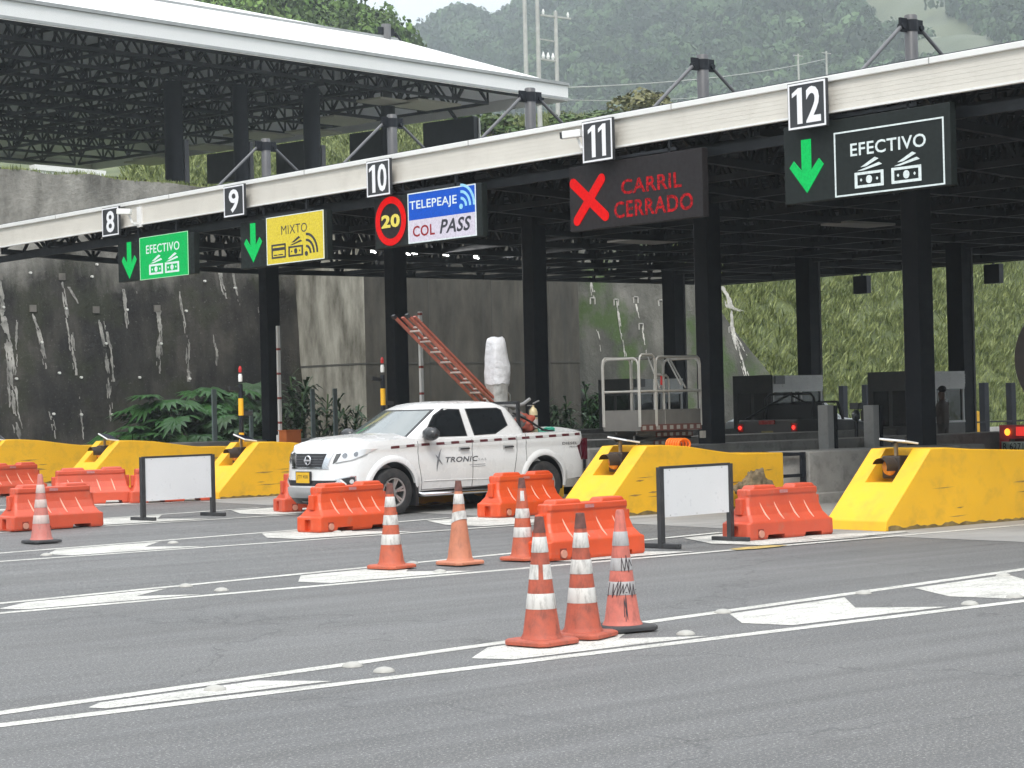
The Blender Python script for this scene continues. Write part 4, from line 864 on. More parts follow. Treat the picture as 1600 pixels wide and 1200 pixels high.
# orange hose coil on the second nose
t = thing('hose_coil', 'bright orange coiled hose on top of the yellow island nose', 'hose', (23.0, 24.1, 1.0)); t.scale = (.62, .62, .62); mb = MB()
for i in range(6):
    mb.tube([(.2*math.cos(a)*(1-.07*i), .2*(i-2.5)*.5, .1 + .13*math.sin(a)) for a in [2*math.pi*j/20 for j in range(20)]], .03, 7, closed=True)
mb.build('coil', mat('orange_hose', (.75, .16, .01), rough=.45), t)

# ================================================================ WATER-FILLED BARRIERS
def orange_plastic(name, col):
    m, n, b = new_mat(name); L = n.links.new; co = coords(n)
    c = ramp(n, tex(n, co, 2.5, 4), .3, tuple(x * .88 for x in col), .7, tuple(min(1, x * 1.08) for x in col))
    c = mix(n, ramp(n, tex(n, co, 7, 8, .7), .56, (0,) * 3, .75, (.55,) * 3), c, (.3, .15, .1))
    c = mix(n, ramp(n, tex(n, coords(n, (1, 1, .2)), 9, 6, .7), .58, (0,) * 3, .8, (.4,) * 3), c, (.75, .3, .2))
    L(c, b.inputs['Base Color']); b.inputs['Roughness'].default_value = .42; bump(n, b, tex(n, co, 6, 3), .15, .01); return m
BO = [orange_plastic('barrier_orange', (.6, .07, .016)), orange_plastic('barrier_faded_orange', (.55, .078, .034))]
RIBM = mat('rib_shine', (.72, .36, .26), rough=.4, var=.05); PLUG = mat('drain_plug', (.55, .25, .18), rough=.5); STK = mat('scuffed_sticker', (.4, .15, .14), rough=.5, var=.3, scale=20, dirt=(.3, .3, .35), damt=.8)
def make_barrier(m):
    t = thing('water_barrier', 'x', 'traffic barrier', (0, 0, 0), 0, 'orange water-filled barriers')
    def rg(z, a, w_, ch=.03): return [(-a+ch, -w_, z), (a-ch, -w_, z), (a, -w_+ch, z), (a, w_-ch, z), (a-ch, w_, z), (-a+ch, w_, z), (-a, w_-ch, z), (-a, -w_+ch, z)]
    mb = MB().ring([rg(0, .75, .23), rg(.03, .76, .24), rg(.2, .755, .24), rg(.225, .70, .225), rg(.30, .665, .16), rg(.40, .645, .12), rg(.52, .62, .1), rg(.545, .62, .115), rg(.60, .615, .115), rg(.612, .6, .1)])
    o = mb.build('shell', m, t, bevel=.008)
    cut = MB()
    for x0, x1 in ((-.42, -.14), (.24, .52)): cut.prism([(x0-.05, -.1), (x1+.05, -.1), (x1, .055), (x0, .055)], lambda u, v, h: (u, h, v), -.4, .4)
    cut.box(-.86, -.7, -.06, .06, .02, .17); c = cut.build('cut', m); c.parent = t
    bpy.context.view_layer.update(); md = o.modifiers.new('b', 'BOOLEAN'); md.object = c; md.operation = 'DIFFERENCE'; md.solver = 'EXACT'
    me = bpy.data.meshes.new_from_object(o.evaluated_get(bpy.context.evaluated_depsgraph_get())); o.modifiers.clear(); o.data = me; me.name = 'shell'; bpy.data.objects.remove(c)
    for x0, x1 in ((-.52, -.12), (.2, .56)): MB().ring([[(x, y, .6) for x, y in ((x0-.02, -.105), (x1+.02, -.105), (x1+.02, .105), (x0-.02, .105))], [(x, y, .655) for x, y in ((x0+.02, -.09), (x1-.02, -.09), (x1-.02, .09), (x0+.02, .09))]]).build('top_handle', m, t, bevel=.018)
    for s in (-1, 1):
        for i, x in enumerate((-.42, -.17, .1, .36)):
            pts = [(x - .012, -.104*s*-1, .455), (x + .012, -.122*s*-1, .38), (x + .035, -.165*s*-1, .295), (x + .05, -.222*s*-1, .235)]
            rb_ = MB().tube(pts, [.006, .013, .013, .006], 6).build('shine_rib', RIBM, t, smooth=60)  # pale rib colour paints in the glossy highlight
    MB().lathe([(.045, -.262), (.045, -.2)], 14, (-.55, 0, .07), 'Y').build('drain_plug', PLUG, t); MB().box(-.6, -.5, -.243, -.235, .02, .13).build('plug_recess', mat('recess_red', (.22, .03, .015)), t)
    MB().box(-.08, .06, -.118, -.113, .55, .59).build('sticker', STK, t)
    for s in (-1, 1): MB().box(s*.655-.04, s*.655+.04, -.05, .05, .3, .5).build('coupling', m, t, bevel=.01)
    return t
prot = [make_barrier(BO[0]), make_barrier(BO[1])]
BR = [((1160, 846), (1296, 835), 1, 'right of the near white board, before the biggest yellow nose', 0), ((490, 835), (617, 822), 0, 'hiding the front wheel of the white pickup', 0), ((765, 812), (885, 800), 0, 'in front of the pickup rear wheel', 0),
      ((860, 878), (990, 865), 0, 'directly behind the group of three cones', 0), ((12, 832), (160, 822), 1, 'behind the single faded cone at far left', 0), ((88, 789), (200, 787), 1, 'in the second row behind the faded cone', 0),
      ((-40, 780), (83, 771), 1, 'cut by the left edge of the photo', 0), ((204, 786), (330, 783), 1, 'mostly hidden behind the far white board', 0), ((444, 800), (570, 796), 1, 'under the front bumper of the pickup', 0)]
usedb = [0, 0]
for (l, r_, mi, wh, _) in BR:
    def gp_(x, y):
        z = 0
        for _i in range(8): p = un(x, y, Z=z); z = gz(p.y)
        return p
    a, b = gp_(*l), gp_(*r_); c = (a + b) / 2; ang = math.atan2(b.y - a.y, b.x - a.x) * .5; c = c + Vector((-math.sin(ang), math.cos(ang), 0)) * .14
    lab = 'orange plastic water barrier ' + wh
    if usedb[mi] == 0: o = prot[mi]; o.location = (c.x, c.y, gz(c.y) + .009); o.rotation_euler.z = ang; o['label'] = lab; usedb[mi] = 1
    else: copy_tree(prot[mi], (c.x, c.y, gz(c.y) + .009), ang, lab)

# ================================================================ CONES
def cone(loc, rz, wh, body, band, tip, basec=None, bands=((.65, .76), (.46, .565), (.25, .36)), tilt=None, scribble=False, torn=None, tall=.9, slantlast=False):
    t = thing('traffic_cone', wh, 'traffic cone', loc, rz, 'traffic cones on the gore')
    if tilt: t.rotation_euler = (tilt[0], tilt[1], rz)
    rr = lambda z: .132 - (.132 - .03) * (z - .05) / .85
    e = .21; ch = .05
    def rg(z, a): return [(-a+ch, -a, z), (a-ch, -a, z), (a, -a+ch, z), (a, a-ch, z), (a-ch, a, z), (-a+ch, a, z), (-a, a-ch, z), (-a, -a+ch, z)]
    MB().ring([rg(0, e), rg(.028, e), rg(.04, e-.015)]).build('base', basec or body, t, bevel=.006)
    MB().lathe([(.155, .036), (.145, .055), (.134, .075), (rr(.3), .3), (rr(.6), .6), (rr(.8), .8), (rr(.885), .885), (rr(.9)-.006, .9), (.018, .9), (.016, .86)], 36).build('cone_body', body, t, smooth=35)
    for i, (z0, z1) in enumerate(bands):
        if slantlast and i == 1:
            n = 36; lo = [( (rr(z0)+.003)*math.cos(6.2832*j/n), (rr(z0)+.003)*math.sin(6.2832*j/n), z0 + .035*math.cos(6.2832*j/n - 4.6)) for j in range(n)]; hi = [((rr(z1)+.004)*math.cos(6.2832*j/n), (rr(z1)+.004)*math.sin(6.2832*j/n), z1 + .02*math.cos(6.2832*j/n - 4.6)) for j in range(n)]
            MB().add(lo + hi, [(j, (j+1) % n, n+(j+1) % n, n+j) for j in range(n)]).build('reflective_band', band, t, smooth=35)
        elif torn and i == torn[0]:
            MB().lathe([(rr(z0)+.002, z0), (rr(z1)+.002, z1)], 30, (0, 0, 0), 'Z', R(torn[1]), R(torn[2]), cap=False).build('reflective_band', band, t, smooth=35)
        else: MB().lathe([(rr(z0)+.0015, z0), (rr(z0)+.003, z0+.003), (rr(z1)+.003, z1-.003), (rr(z1)+.0015, z1)], 36, cap=False).build('reflective_band', band, t, smooth=35)
    if tip: MB().lathe([(rr(.79)+.0025, .79), (rr(.9)+.0015, .902), (.01, .904)], 24, cap=False).build('worn_tip', tip, t, smooth=35)
    if scribble:
        r_ = random.Random(4); mb = MB()
        for z0, z1, a0, a1, n in ((.26, .36, -185, -60, 17), (.45, .55, -125, -60, 9), (.08, .26, -125, -105, 5)):
            pts = [];
            for i in range(n):
                a = R(a0 + (a1 - a0) * (i + .5 * r_.random()) / n + r_.uniform(-12, 12)); z = (z0, z1)[i % 2] + r_.uniform(-.02, .02); pts.append(((rr(z)+.0045)*math.cos(a), (rr(z)+.0045)*math.sin(a), z))
            q = []
            for p0, p1 in zip(pts[:-1], pts[1:]):
                for s in range(6):
                    u = s / 6; z = p0[2] + (p1[2]-p0[2])*u; aa = math.atan2(p0[1], p0[0])*(1-u) + math.atan2(p1[1], p1[0])*u; q.append(((rr(z)+.0045)*math.cos(aa), (rr(z)+.0045)*math.sin(aa), z))
            mb.tube(q, .0032, 5)
        mb.build('scribble', mat('marker_ink', (.06, .045, .05), rough=.7), t)
    return t
def cone_mat(name, col, dirt, amt):
    m, n, b = new_mat(name); L = n.links.new; co = coords(n)
    c = ramp(n, tex(n, co, 5, 5), .3, tuple(x*.85 for x in col), .7, tuple(min(1, x*1.1) for x in col))
    c = mix(n, ramp(n, tex(n, co, 9, 8, .72), .45, (0,)*3, .7, (amt,)*3), c, dirt); c = mix(n, ramp(n, tex(n, coords(n, (1, 1, .3)), 22, 6, .7), .52, (0,)*3, .75, (amt*.8,)*3), c, tuple(x*.4 for x in dirt))
    L(c, b.inputs['Base Color']); b.inputs['Roughness'].default_value = .62; bump(n, b, tex(n, co, 30), .2, .004); return m
C1 = cone_mat('cone_rust', (.42, .085, .045), (.2, .06, .04), .85); C2 = cone_mat('cone_orange', (.48, .1, .045), (.28, .08, .05), .7); C3 = cone_mat('cone_pink', (.56, .15, .11), (.3, .1, .08), .65); C4 = cone_mat('cone_peach', (.52, .19, .105), (.36, .14, .09), .6); C5 = cone_mat('cone_faded', (.52, .16, .13), (.4, .2, .17), .6)
def band_mat(name, col, amt):
    m, n, b = new_mat(name); L = n.links.new; co = coords(n)
    c = ramp(n, tex(n, co, 8, 5), .3, tuple(x*.9 for x in col), .7, col); c = mix(n, ramp(n, tex(n, coords(n, (1, 1, .25)), 13, 8, .75), .48, (0,)*3, .7, (amt,)*3), c, (.14, .12, .11)); L(c, b.inputs['Base Color']); b.inputs['Roughness'].default_value = .5; return m
B1 = band_mat('band_white', (.62, .6, .57), .9); B2 = band_mat('band_grey', (.42, .41, .41), .6); B3 = band_mat('band_faded', (.6, .47, .43), .4); TIP = mat('burnt_tip', (.13, .055, .045), rough=.8, var=.4, scale=14, dirt=(.3, .08, .05)); DKB = mat('dark_rubber', (.035, .035, .037), rough=.7, var=.3, dirt=(.12, .11, .1))
def gl(x, y, dz=.012):
    z = 0
    for _ in range(8): p = un(x, y, Z=z); z = gz(p.y)
    return (p.x, p.y, gz(p.y) + dz)
cone(gl(847, 1008), R(8), 'rust orange traffic cone, front left of the group of three, torn middle band', C1, B1, TIP, torn=(1, -124, 212))
cone(gl(911, 997), R(22), 'rust orange traffic cone, middle of the group of three, three clean white bands', C1, B1, TIP)
cone(gl(973, 986), R(-8), 'pink faded traffic cone with black base and scribbled bands, right of the group of three', C3, B2, None, basec=DKB, scribble=True, bands=((.63, .736), (.446, .54), (.265, .364)))
cone(gl(612, 889), R(12), 'orange traffic cone with three crisp white bands in front of the pickup wheel', C2, B1, TIP)
cone(gl(719, 883), R(5), 'pale peach traffic cone with a crooked lower band beside the pickup door', C4, B1, TIP, bands=((.65, .76), (.455, .56)), slantlast=True)
cone(gl(818, 876), R(14), 'orange traffic cone with peeling top band, behind the group of three', C2, B1, TIP, torn=(0, -165, -118))
cone(gl(65, 849), R(3), 'washed out pink traffic cone at far left in front of an orange barrier', C5, B3, None, basec=DKB)

# ================================================================ WHITE BOARDS ON POSTS
PB = mat('post_black', (.028, .028, .03), rough=.5, var=.3, dirt=(.09, .08, .07)); WB = mat('board_white', (.7, .7, .71), rough=.35, var=.02, dirt=(.62, .6, .57), damt=.2)
def board(l, r_, wh, zt_=.95, zbm=.4):
    a, b = Vector(gl(*l, 0)), Vector(gl(*r_, 0)); d = (b - a); ang = math.atan2(d.y, d.x); Lx = d.length
    t = thing('sign_board', 'blank white board on two black posts ' + wh, 'sign board', a, ang, 'blank white boards')
    for x in (0, Lx):
        MB().box(x - .035, x + .035, -.03, .03, .0, zt_).build('post', PB, t); MB().bar((x, -.28, .03), (x, .28, .03), .06, .06).build('foot', PB, t, bevel=.01)
    MB().box(.036, Lx - .036, -.012, .012, zbm, zt_ - .01).build('panel', WB, t); MB().bar((0, 0, zt_ - .005), (Lx, 0, zt_ - .005), .03, .03).build('top_rail', PB, t)
    s = MB()
    for u in (.12, .5, .88):
        for z in (zbm + .02, zt_ - .04): s.lathe([(.008, -.016), (.008, -.01)], 8, (Lx * u, 0, z), 'Y')
    s.build('rivet', GALV, t)
board((1034, 857), (1142, 846), 'between the cones and the near orange barrier', .95, .36)
board((224, 814), (333, 806), 'at left in front of the far yellow noses', .98, .3)
# ================================================================ WHITE PICKUP
TR_A = R(3.5); T0 = Vector((18.8 - .17 * math.cos(TR_A), 27.85 - .17 * math.sin(TR_A), .05))
pk = thing('pickup_truck', 'white double cab pickup with red and white side tape, ladder on its bed', 'pickup truck', T0, TR_A)
CARW = mat('car_white', (.72, .72, .715), rough=.28, var=.015, scale=1, coat=.6, dirt=(.66, .64, .6), damt=.15)
TRIM = mat('car_trim', (.018, .018, .02), rough=.45, var=.2); CHR = mat('chrome', (.75, .75, .77), rough=.15, metal=1, var=.05); SILV = mat('silver_plastic', (.42, .42, .42), rough=.4, var=.08)
TYRE = mat('tyre', (.022, .022, .023), rough=.8, var=.3, scale=6, dirt=(.1, .085, .07), damt=.5, bm=.3, bscale=60); RIM = mat('rim_silver', (.45, .44, .43), rough=.35, metal=.6, var=.1); SEAM = mat('panel_gap', (.12, .12, .12), rough=.7)
WX = (.98, 4.22); WZ = .37
base = [(0, 0), (.004, .2), (.015, .35), (.04, .48), (.085, .6), (.15, .7), (.24, .78), (.36, .845), (.52, .885), (.75, .91), (1.0, .92), (1.6, .92), (2.4, .925), (3.4, .925), (4.2, .925), (4.7, .918), (5.0, .905), (5.12, .885), (5.2, .84), (5.235, .76), (5.245, .5), (5.25, 0)]
def dense(pts, step=.04):
    out = []
    for (a, b), (c, d) in zip(pts[:-1], pts[1:]):
        n = max(1, int(math.hypot(c-a, d-b) / step))
        out += [(a+(c-a)*i/n, b+(d-b)*i/n) for i in range(n)]
    return out + [pts[-1]]
def interp(tb, x):
    if x <= tb[0][0]: return tb[0][1]
    for (a, b), (c, d) in zip(tb[:-1], tb[1:]):
        if x <= c: return b + (d-b)*(x-a)/(c-a)
    return tb[-1][1]
ZT = [(0, 1.02), (.06, 1.07), (.2, 1.115), (.5, 1.16), (1.0, 1.185), (1.35, 1.205), (1.6, 1.17), (3.7, 1.185), (3.8, 1.2), (5.3, 1.215)]
ZB = [(0, .2), (.3, .27), (.7, .34), (1.4, .36), (4.6, .42), (5.3, .46)]
DF = [(.2, .2), (.3, .07), (.38, .005), (.48, 0), (.6, .012), (.75, .03), (.9, .05), (1.0, .085), (1.06, .16)]      # front face, inward
DS = [(.3, .055), (.4, .03), (.55, .004), (.68, 0), (.85, .004), (.98, .022), (1.08, .012), (1.16, .03), (1.22, .045)]  # sides, inward
def sidey(s): return interp([(a, b) for a, b in base[:20]], s)
def fronts(y): return interp([(b, a) for a, b in base[:13]], abs(y))
def PS(s, z, h=0, sg=-1): return (s, sg * (sidey(s) - interp(DS, z) + h), z)
def PF(y, z, h=0):
    s = fronts(y); k = max(0, 1 - s / .6); return (s + interp(DF, z) * k - h, y, z)
half = dense(base); full = [(s, -y) for s, y in half] + [(s, y) for s, y in half[::-1]][1:-1]
rings = []
NL = 16
for k in range(NL + 1):
    t = k / NL; rg = []
    for s, y in full:
        zb_, zt_ = interp(ZB, s), interp(ZT, s); z = zb_ + (zt_ - zb_) * t; wf = max(0, 1 - s / .6); d = interp(DF, z) * wf; e = interp(DS, z) * (1 if abs(y) > .5 else abs(y) / .5)
        rg.append((s + d - (.02 * (1 - abs(t - .5)) if s > 5.2 else 0), y - math.copysign(min(e, abs(y)), y), z))
    rings.append(rg)
for tau in (.04, .12, .25, .45, .65, .85, .985):
    rg = []
    for (s, y, z) in rings[NL]:
        yy = y * (1 - tau); cr_ = .085 * (1 - ((1 - tau) ** 2)) * min(1, s / .35); b_ = .02 * math.exp(-((abs(yy) - .5) / .08) ** 2) * (1 if .3 < s < 1.4 else 0)
        rg.append((s + .05 * tau * max(0, 1 - s / .3), yy, z + cr_ + b_))
    rings.append(rg)
body = MB().ring(rings).build('body', CARW, pk, smooth=42)
cut = MB().box(3.86, 5.15, -.78, .78, .62, 1.6)
for x in WX:
    for s in (-1, 1): cut.lathe([(.455, s * .5), (.455, s * 1.2)], 48, (x, 0, WZ + .02), 'Y')
cut = cut.build('cut', TRIM); cut.parent = pk; bpy.context.view_layer.update()
md = body.modifiers.new('b', 'BOOLEAN'); md.object = cut; md.operation = 'DIFFERENCE'; md.solver = 'EXACT'; md.use_self = True
me = bpy.data.meshes.new_from_object(body.evaluated_get(bpy.context.evaluated_depsgraph_get())); body.modifiers.clear(); body.data = me; me.name = 'body'; me.shade_smooth(); me.set_sharp_from_angle(angle=R(40)); bpy.data.objects.remove(cut)
ln = MB()
for x in WX:
    for s in (-1, 1): ln.lathe([(.452, s * .52), (.452, s * .88)], 40, (x, 0, WZ + .02), 'Y', R(-15), R(195), cap=False)
ln.box(.5, 5.0, -.5, .5, .25, .4); ln.build('underbody', TRIM, pk, keep=True)
for x in WX:
    for s in (-1, 1):
        a = MB(); n = 36; rgs = []
        for j in range(n + 1):
            th_ = R(-8 + 196 * j / n); c, q = math.cos(th_), math.sin(th_)
            rgs.append([(x + r_*c, s * (sidey(x + r_*c) - interp(DS, WZ + r_*q) + h), WZ + .02 + r_*q) for r_, h in ((.453, -.03), (.453, .022), (.475, .03), (.52, .022), (.56, -.006))])
        a.ring(rgs).build('wheel_arch', CARW, pk, smooth=60)
    for s in (-1, 1):
        w_ = MB().lathe([(.23, s*.70), (.3, s*.68), (.36, s*.70), (.376, s*.74), (.376, s*.88), (.36, s*.925), (.3, s*.945), (.235, s*.935), (.225, s*.90)], 44, (x, 0, WZ), 'Y', cap=False).build('tyre', TYRE, pk, smooth=45)
        r_ = MB().lathe([(.225, s*.93), (.215, s*.925), (.2, s*.86), (.19, s*.80), (.02, s*.80)], 40, (x, 0, WZ), 'Y', cap=False)
        rim = r_.build('rim', mat('rim_dark', (.07, .07, .07), rough=.5), w_, smooth=40)
        sp = MB()
        for k in range(6):
            a0 = R(60 * k + 15)
            for da in (-.13, .13): sp.bar((x + .05*math.cos(a0), s*.885, WZ + .05*math.sin(a0)), (x + .205*math.cos(a0+da), s*.905, WZ + .205*math.sin(a0+da)), .03, .03, up=(0, 1, 0))
        sp.lathe([(.225, s*.90), (.228, s*.93), (.205, s*.925), (.205, s*.90)], 40, (x, 0, WZ), 'Y', cap=False); sp.lathe([(.055, s*.85), (.055, s*.915), (.04, s*.925)], 16, (x, 0, WZ), 'Y')
        sp.build('spoke', RIM, w_, smooth=40)
# greenhouse
GZ = [1.12, 1.2, 1.3, 1.42, 1.54, 1.64, 1.69]
def gx0(z): return interp([(1.12, 1.12), (1.2, 1.22), (1.64, 1.95), (1.69, 2.08)], z)
def gx1(z): return interp([(1.12, 3.90), (1.25, 3.885), (1.5, 3.74), (1.64, 3.62), (1.69, 3.52)], z)
def gw(z): return interp([(1.12, .865), (1.2, .85), (1.64, .70), (1.69, .655)], z)
def gring(z, sh=0, zo=None):
    a, b, w_ = gx0(z) + sh, gx1(z) - sh, gw(z) - sh; pts = []
    for i in range(13): y = -w_ * .9 + 2 * w_ * .9 * (1 - i / 12); pts.append((a + .16 * (y / w_) ** 2, y))
    pts += [(a + .2, -w_ * .97), (a + .28, -w_)]
    for i in range(1, 12): pts.append((a + .28 + (b - .12 - a - .28) * i / 11, -w_))
    pts += [(b - .04, -w_ * .97), (b, -w_ * .88), (b, 0), (b, w_ * .88), (b - .04, w_ * .97)]
    for i in range(1, 12)[::-1]: pts.append((a + .28 + (b - .12 - a - .28) * i / 11, w_))
    pts += [(a + .28, w_), (a + .2, w_ * .97)]
    return [(x, y, zo if zo is not None else z) for x, y in pts]
rings = [gring(z) for z in GZ] + [gring(1.69, .07, 1.728), gring(1.69, .18, 1.752), gring(1.69, .33, 1.768), gring(1.69, .5, 1.775)]
MB().ring(rings).build('cab', CARW, pk, smooth=50)
def PG(s, z, h=0, sg=-1): return (s, sg * (gw(z) + h), z)
def PW(y, z, h=0): return (gx0(z) + .16 * (y / gw(z)) ** 2 - h * .8, y, z + h * .5)
wsg = [(-.74, 1.2), (.74, 1.2), (.60, 1.62), (-.60, 1.62)]
mb = MB(); decal(mb, [(-.78, 1.175), (.78, 1.175), (.635, 1.645), (-.635, 1.645)], PW, .004); mb.build('windscreen_frame', TRIM, pk, smooth=60)
WSM, n_, b_ = new_mat('windscreen'); b_.inputs['Base Color'].default_value = (.12, .14, .135, 1); b_.inputs['Roughness'].default_value = .06; b_.inputs['Specular IOR Level'].default_value = 1.0; b_.inputs['Coat Weight'].default_value = .6
mb = MB(); decal(mb, wsg, PW, .009); mb.build('windscreen', WSM, pk, smooth=60)
W1 = [(1.66, 1.215), (2.57, 1.215), (2.53, 1.625), (2.2, 1.63), (2.0, 1.54)]; W2 = [(2.76, 1.22), (3.2, 1.245), (3.5, 1.36), (3.44, 1.60), (3.36, 1.63), (2.70, 1.635)]
def grow(poly, e):
    c = Vector((sum(p[0] for p in poly)/len(poly), sum(p[1] for p in poly)/len(poly))); return [tuple(c + (Vector(p) - c) * (1 + e / (Vector(p) - c).length)) for p in poly]
for sg in (-1, 1):
    for wv in (W1, W2):
        f = MB(); decal(f, grow(wv, .025), lambda s, z, h: PG(s, z, h, sg), .004); f = f.build('window_frame', TRIM, pk)
        g_ = MB(); decal(g_, wv, lambda s, z, h: PG(s, z, h, sg), .009); g_.build('window_glass', GLASS, f)
    st = MB()   # gaps of the doors
    for pts in ([(1.50, 1.15), (1.50, .8), (1.56, .5), (1.56, .37)], [(2.64, 1.15), (2.63, .8), (2.62, .37)], [(3.62, 1.17), (3.62, .95), (3.56, .7), (3.5, .38)], [(1.56, .385), (3.5, .40)], [(3.83, 1.2), (3.82, .8), (3.8, .42)]):
        q = [PS(s, z, .0005, sg) for (a, b), (c, d) in zip(pts[:-1], pts[1:]) for s, z in [(a+(c-a)*i/6, b+(d-b)*i/6) for i in range(7)]]; st.tube([p for i, p in enumerate(q) if i == 0 or p != q[i-1]], .006, 5)
    st.build('door_gap', SEAM, pk)
    cr_l = MB().tube([PS(s, .5 + .02 * math.sin(s), -.004, sg) for s in np.arange(1.6, 3.5, .1)], .012, 6).build('door_crease', CARW, pk, smooth=60)
    for s0 in (2.36, 3.32):
        hd = MB(); hd.bar(PS(s0, 1.0, .035, sg), PS(s0 + .2, 1.005, .035, sg), .02, .026); hb = hd.build('door_handle', TRIM, pk, bevel=.008)
        rc_ = MB(); decal(rc_, [(s0 - .01, .965), (s0 + .21, .965), (s0 + .21, 1.035), (s0 - .01, 1.035)], lambda s, z, h: PS(s, z, h, sg), .003); rc_.build('handle_recess_shade', mat('recess_shade', (.4, .4, .4)), pk)
# mirror
for sg in (-1, 1):
    m_ = lump('mirror', (0, 0, 0), (.12, .16, .11), mat('mirror_black', (.035, .036, .038), rough=.3, var=.1), 2, n=2, amp=.02, parent=pk); m_.location = (1.66, sg * 1.04, 1.26); MB().bar((1.7, sg*.86, 1.2), (1.67, sg*.98, 1.23), .05, .04).build('mirror_arm', TRIM, pk)
# stripe of red and white tape
s = .95; k = 0; seg = []; TR_ = mat('tape_red', (.09, .012, .018), rough=.5); TW_ = mat('tape_white', (.5, .5, .49), rough=.4)
while s < 5.12:
    l = .17 if k % 2 == 0 else .14; e = min(s + l, 5.12); q_ = MB()
    zc = lambda q: interp([(.95, 1.065), (1.5, 1.09), (2.6, 1.115), (3.6, 1.135), (5.2, 1.175)], q)
    decal(q_, [(s, zc(s) - .02), (e, zc(e) - .02), (e, zc(e) + .02), (s, zc(s) + .02)], lambda a, z, h: PS(a, z, h, -1), .004, base=-.002); seg.append((q_, TR_ if k % 2 == 0 else TW_)); s = e; k += 1
banded('reflective_tape', seg, pk)
PK = lambda u, v, h: PS(u, v, h, -1)
tm = MB(); text(tm, 'TRONIC', PK, 2.03, 2.72, .795, .88, bold=.022, slant=.03); tm.build('lettering', mat('logo_grey', (.09, .09, .1)), pk)
tm = MB(); text(tm, 'S.A.S', PK, 2.75, 2.92, .805, .84, bold=.002); decal(tm, [(2.56, .735), (2.9, .74), (2.9, .75), (2.56, .745)], PK, .003); decal(tm, [(2.6, .705), (2.9, .71), (2.9, .72), (2.6, .715)], PK, .003); tm.build('small_lettering', mat('logo_pale', (.33, .33, .34)), pk)
x = MB()
def swoosh(p):
    L_ = [(a + .012 * math.sin(math.pi * i / 8) , b) for i, (a, b) in enumerate(p)]; Rr = [(a - .022 * math.sin(math.pi * i / 8) - .002, b) for i, (a, b) in enumerate(p)]; decal(x, L_ + Rr[::-1], PK, .004)
swoosh([(1.985 - .1 * math.sin(i / 8 * 1.5) - .002*i, 1.02 - .36 * i / 8) for i in range(9)][::1]); swoosh([(1.86 + .13 * i / 8, .93 - .17 * i / 8) for i in range(9)]); x.build('logo', mat('logo_mid', (.2, .2, .21)), pk)
tm = MB(); text(tm, 'DIESEL', PK, 4.66, 5.03, 1.0, 1.045, bold=.012); text(tm, 'PRO-4', PK, 4.84, 5.03, .945, .975, bold=.002); tm.build('badge_lettering', mat('badge_grey', (.08, .08, .085)), pk)
# front end
def fdec(name, poly, m, h=.006, par=None, base_=-.012):
    b = MB(); decal(b, poly, PF, h, .06, base_); return b.build(name, m, par or pk, smooth=50)
gr = fdec('grille', [(-.34, .79), (.34, .79), (.40, 1.0), (-.40, 1.0)], TRIM, .008)
g_ = MB()
for z in (.83, .865, .905, .945): decal(g_, [(-.335, z), (.335, z), (.335, z + .011), (-.335, z + .011)], PF, .016)
g_.build('grille_bar', mat('grille_grey', (.09, .09, .1), rough=.35), gr, smooth=50)
for sg in (-1, 1):
    fdec('chrome_wing', [(sg*.33, .785), (sg*.45, .80), (sg*.52, 1.0), (sg*.475, 1.02), (sg*.40, 1.0)], CHR, .02); fdec('inner_lamp', [(sg*.53, .84), (sg*.60, .88), (sg*.64, 1.0), (sg*.57, .995)], mat('lamp_dark', (.1, .1, .1), rough=.2), .010)
fdec('chrome_lip', [(-.47, .765), (.47, .765), (.46, .79), (-.46, .79)], CHR, .014)
em = MB(); ex = PF(0, .895, .028)[0]
for r0, r1, x0, x1 in ((.062, .075, 0, .0),): em.lathe([(.058, ex), (.062, ex - .016), (.072, ex - .016), (.078, ex)], 28, (0, 0, .895), 'X', cap=False)
em.box(ex - .014, ex, -.09, .09, .883, .907); em.build('emblem', CHR, gr, smooth=40)
HL, n_, b_ = new_mat('headlamp_glass'); b_.inputs['Base Color'].default_value = (.66, .67, .68, 1); b_.inputs['Roughness'].default_value = .12; b_.inputs['Metallic'].default_value = .2; b_.inputs['Coat Weight'].default_value = 1
def PH(a, z, h):     # wrap-around coordinate: 0 at the front centre, grows round the corner along the side
    sg = 1 if a > 0 else -1; a = abs(a); acc = 0
    for (s0, y0), (s1, y1) in zip(base[:-1], base[1:]):
        l = math.hypot(s1 - s0, y1 - y0)
        if acc + l >= a:
            t = (a - acc) / l; s, y = s0 + (s1-s0)*t, y0 + (y1-y0)*t; nx_, ny_ = (y1-y0)/l, (s1-s0)/l; k = max(0, 1 - s/.6); d = interp(DF, z)*k; e = interp(DS, z)*(1 if y > .5 else y/.5)
            return (s + d - nx_*h, sg*(y - e + ny_*h), z)
        acc += l
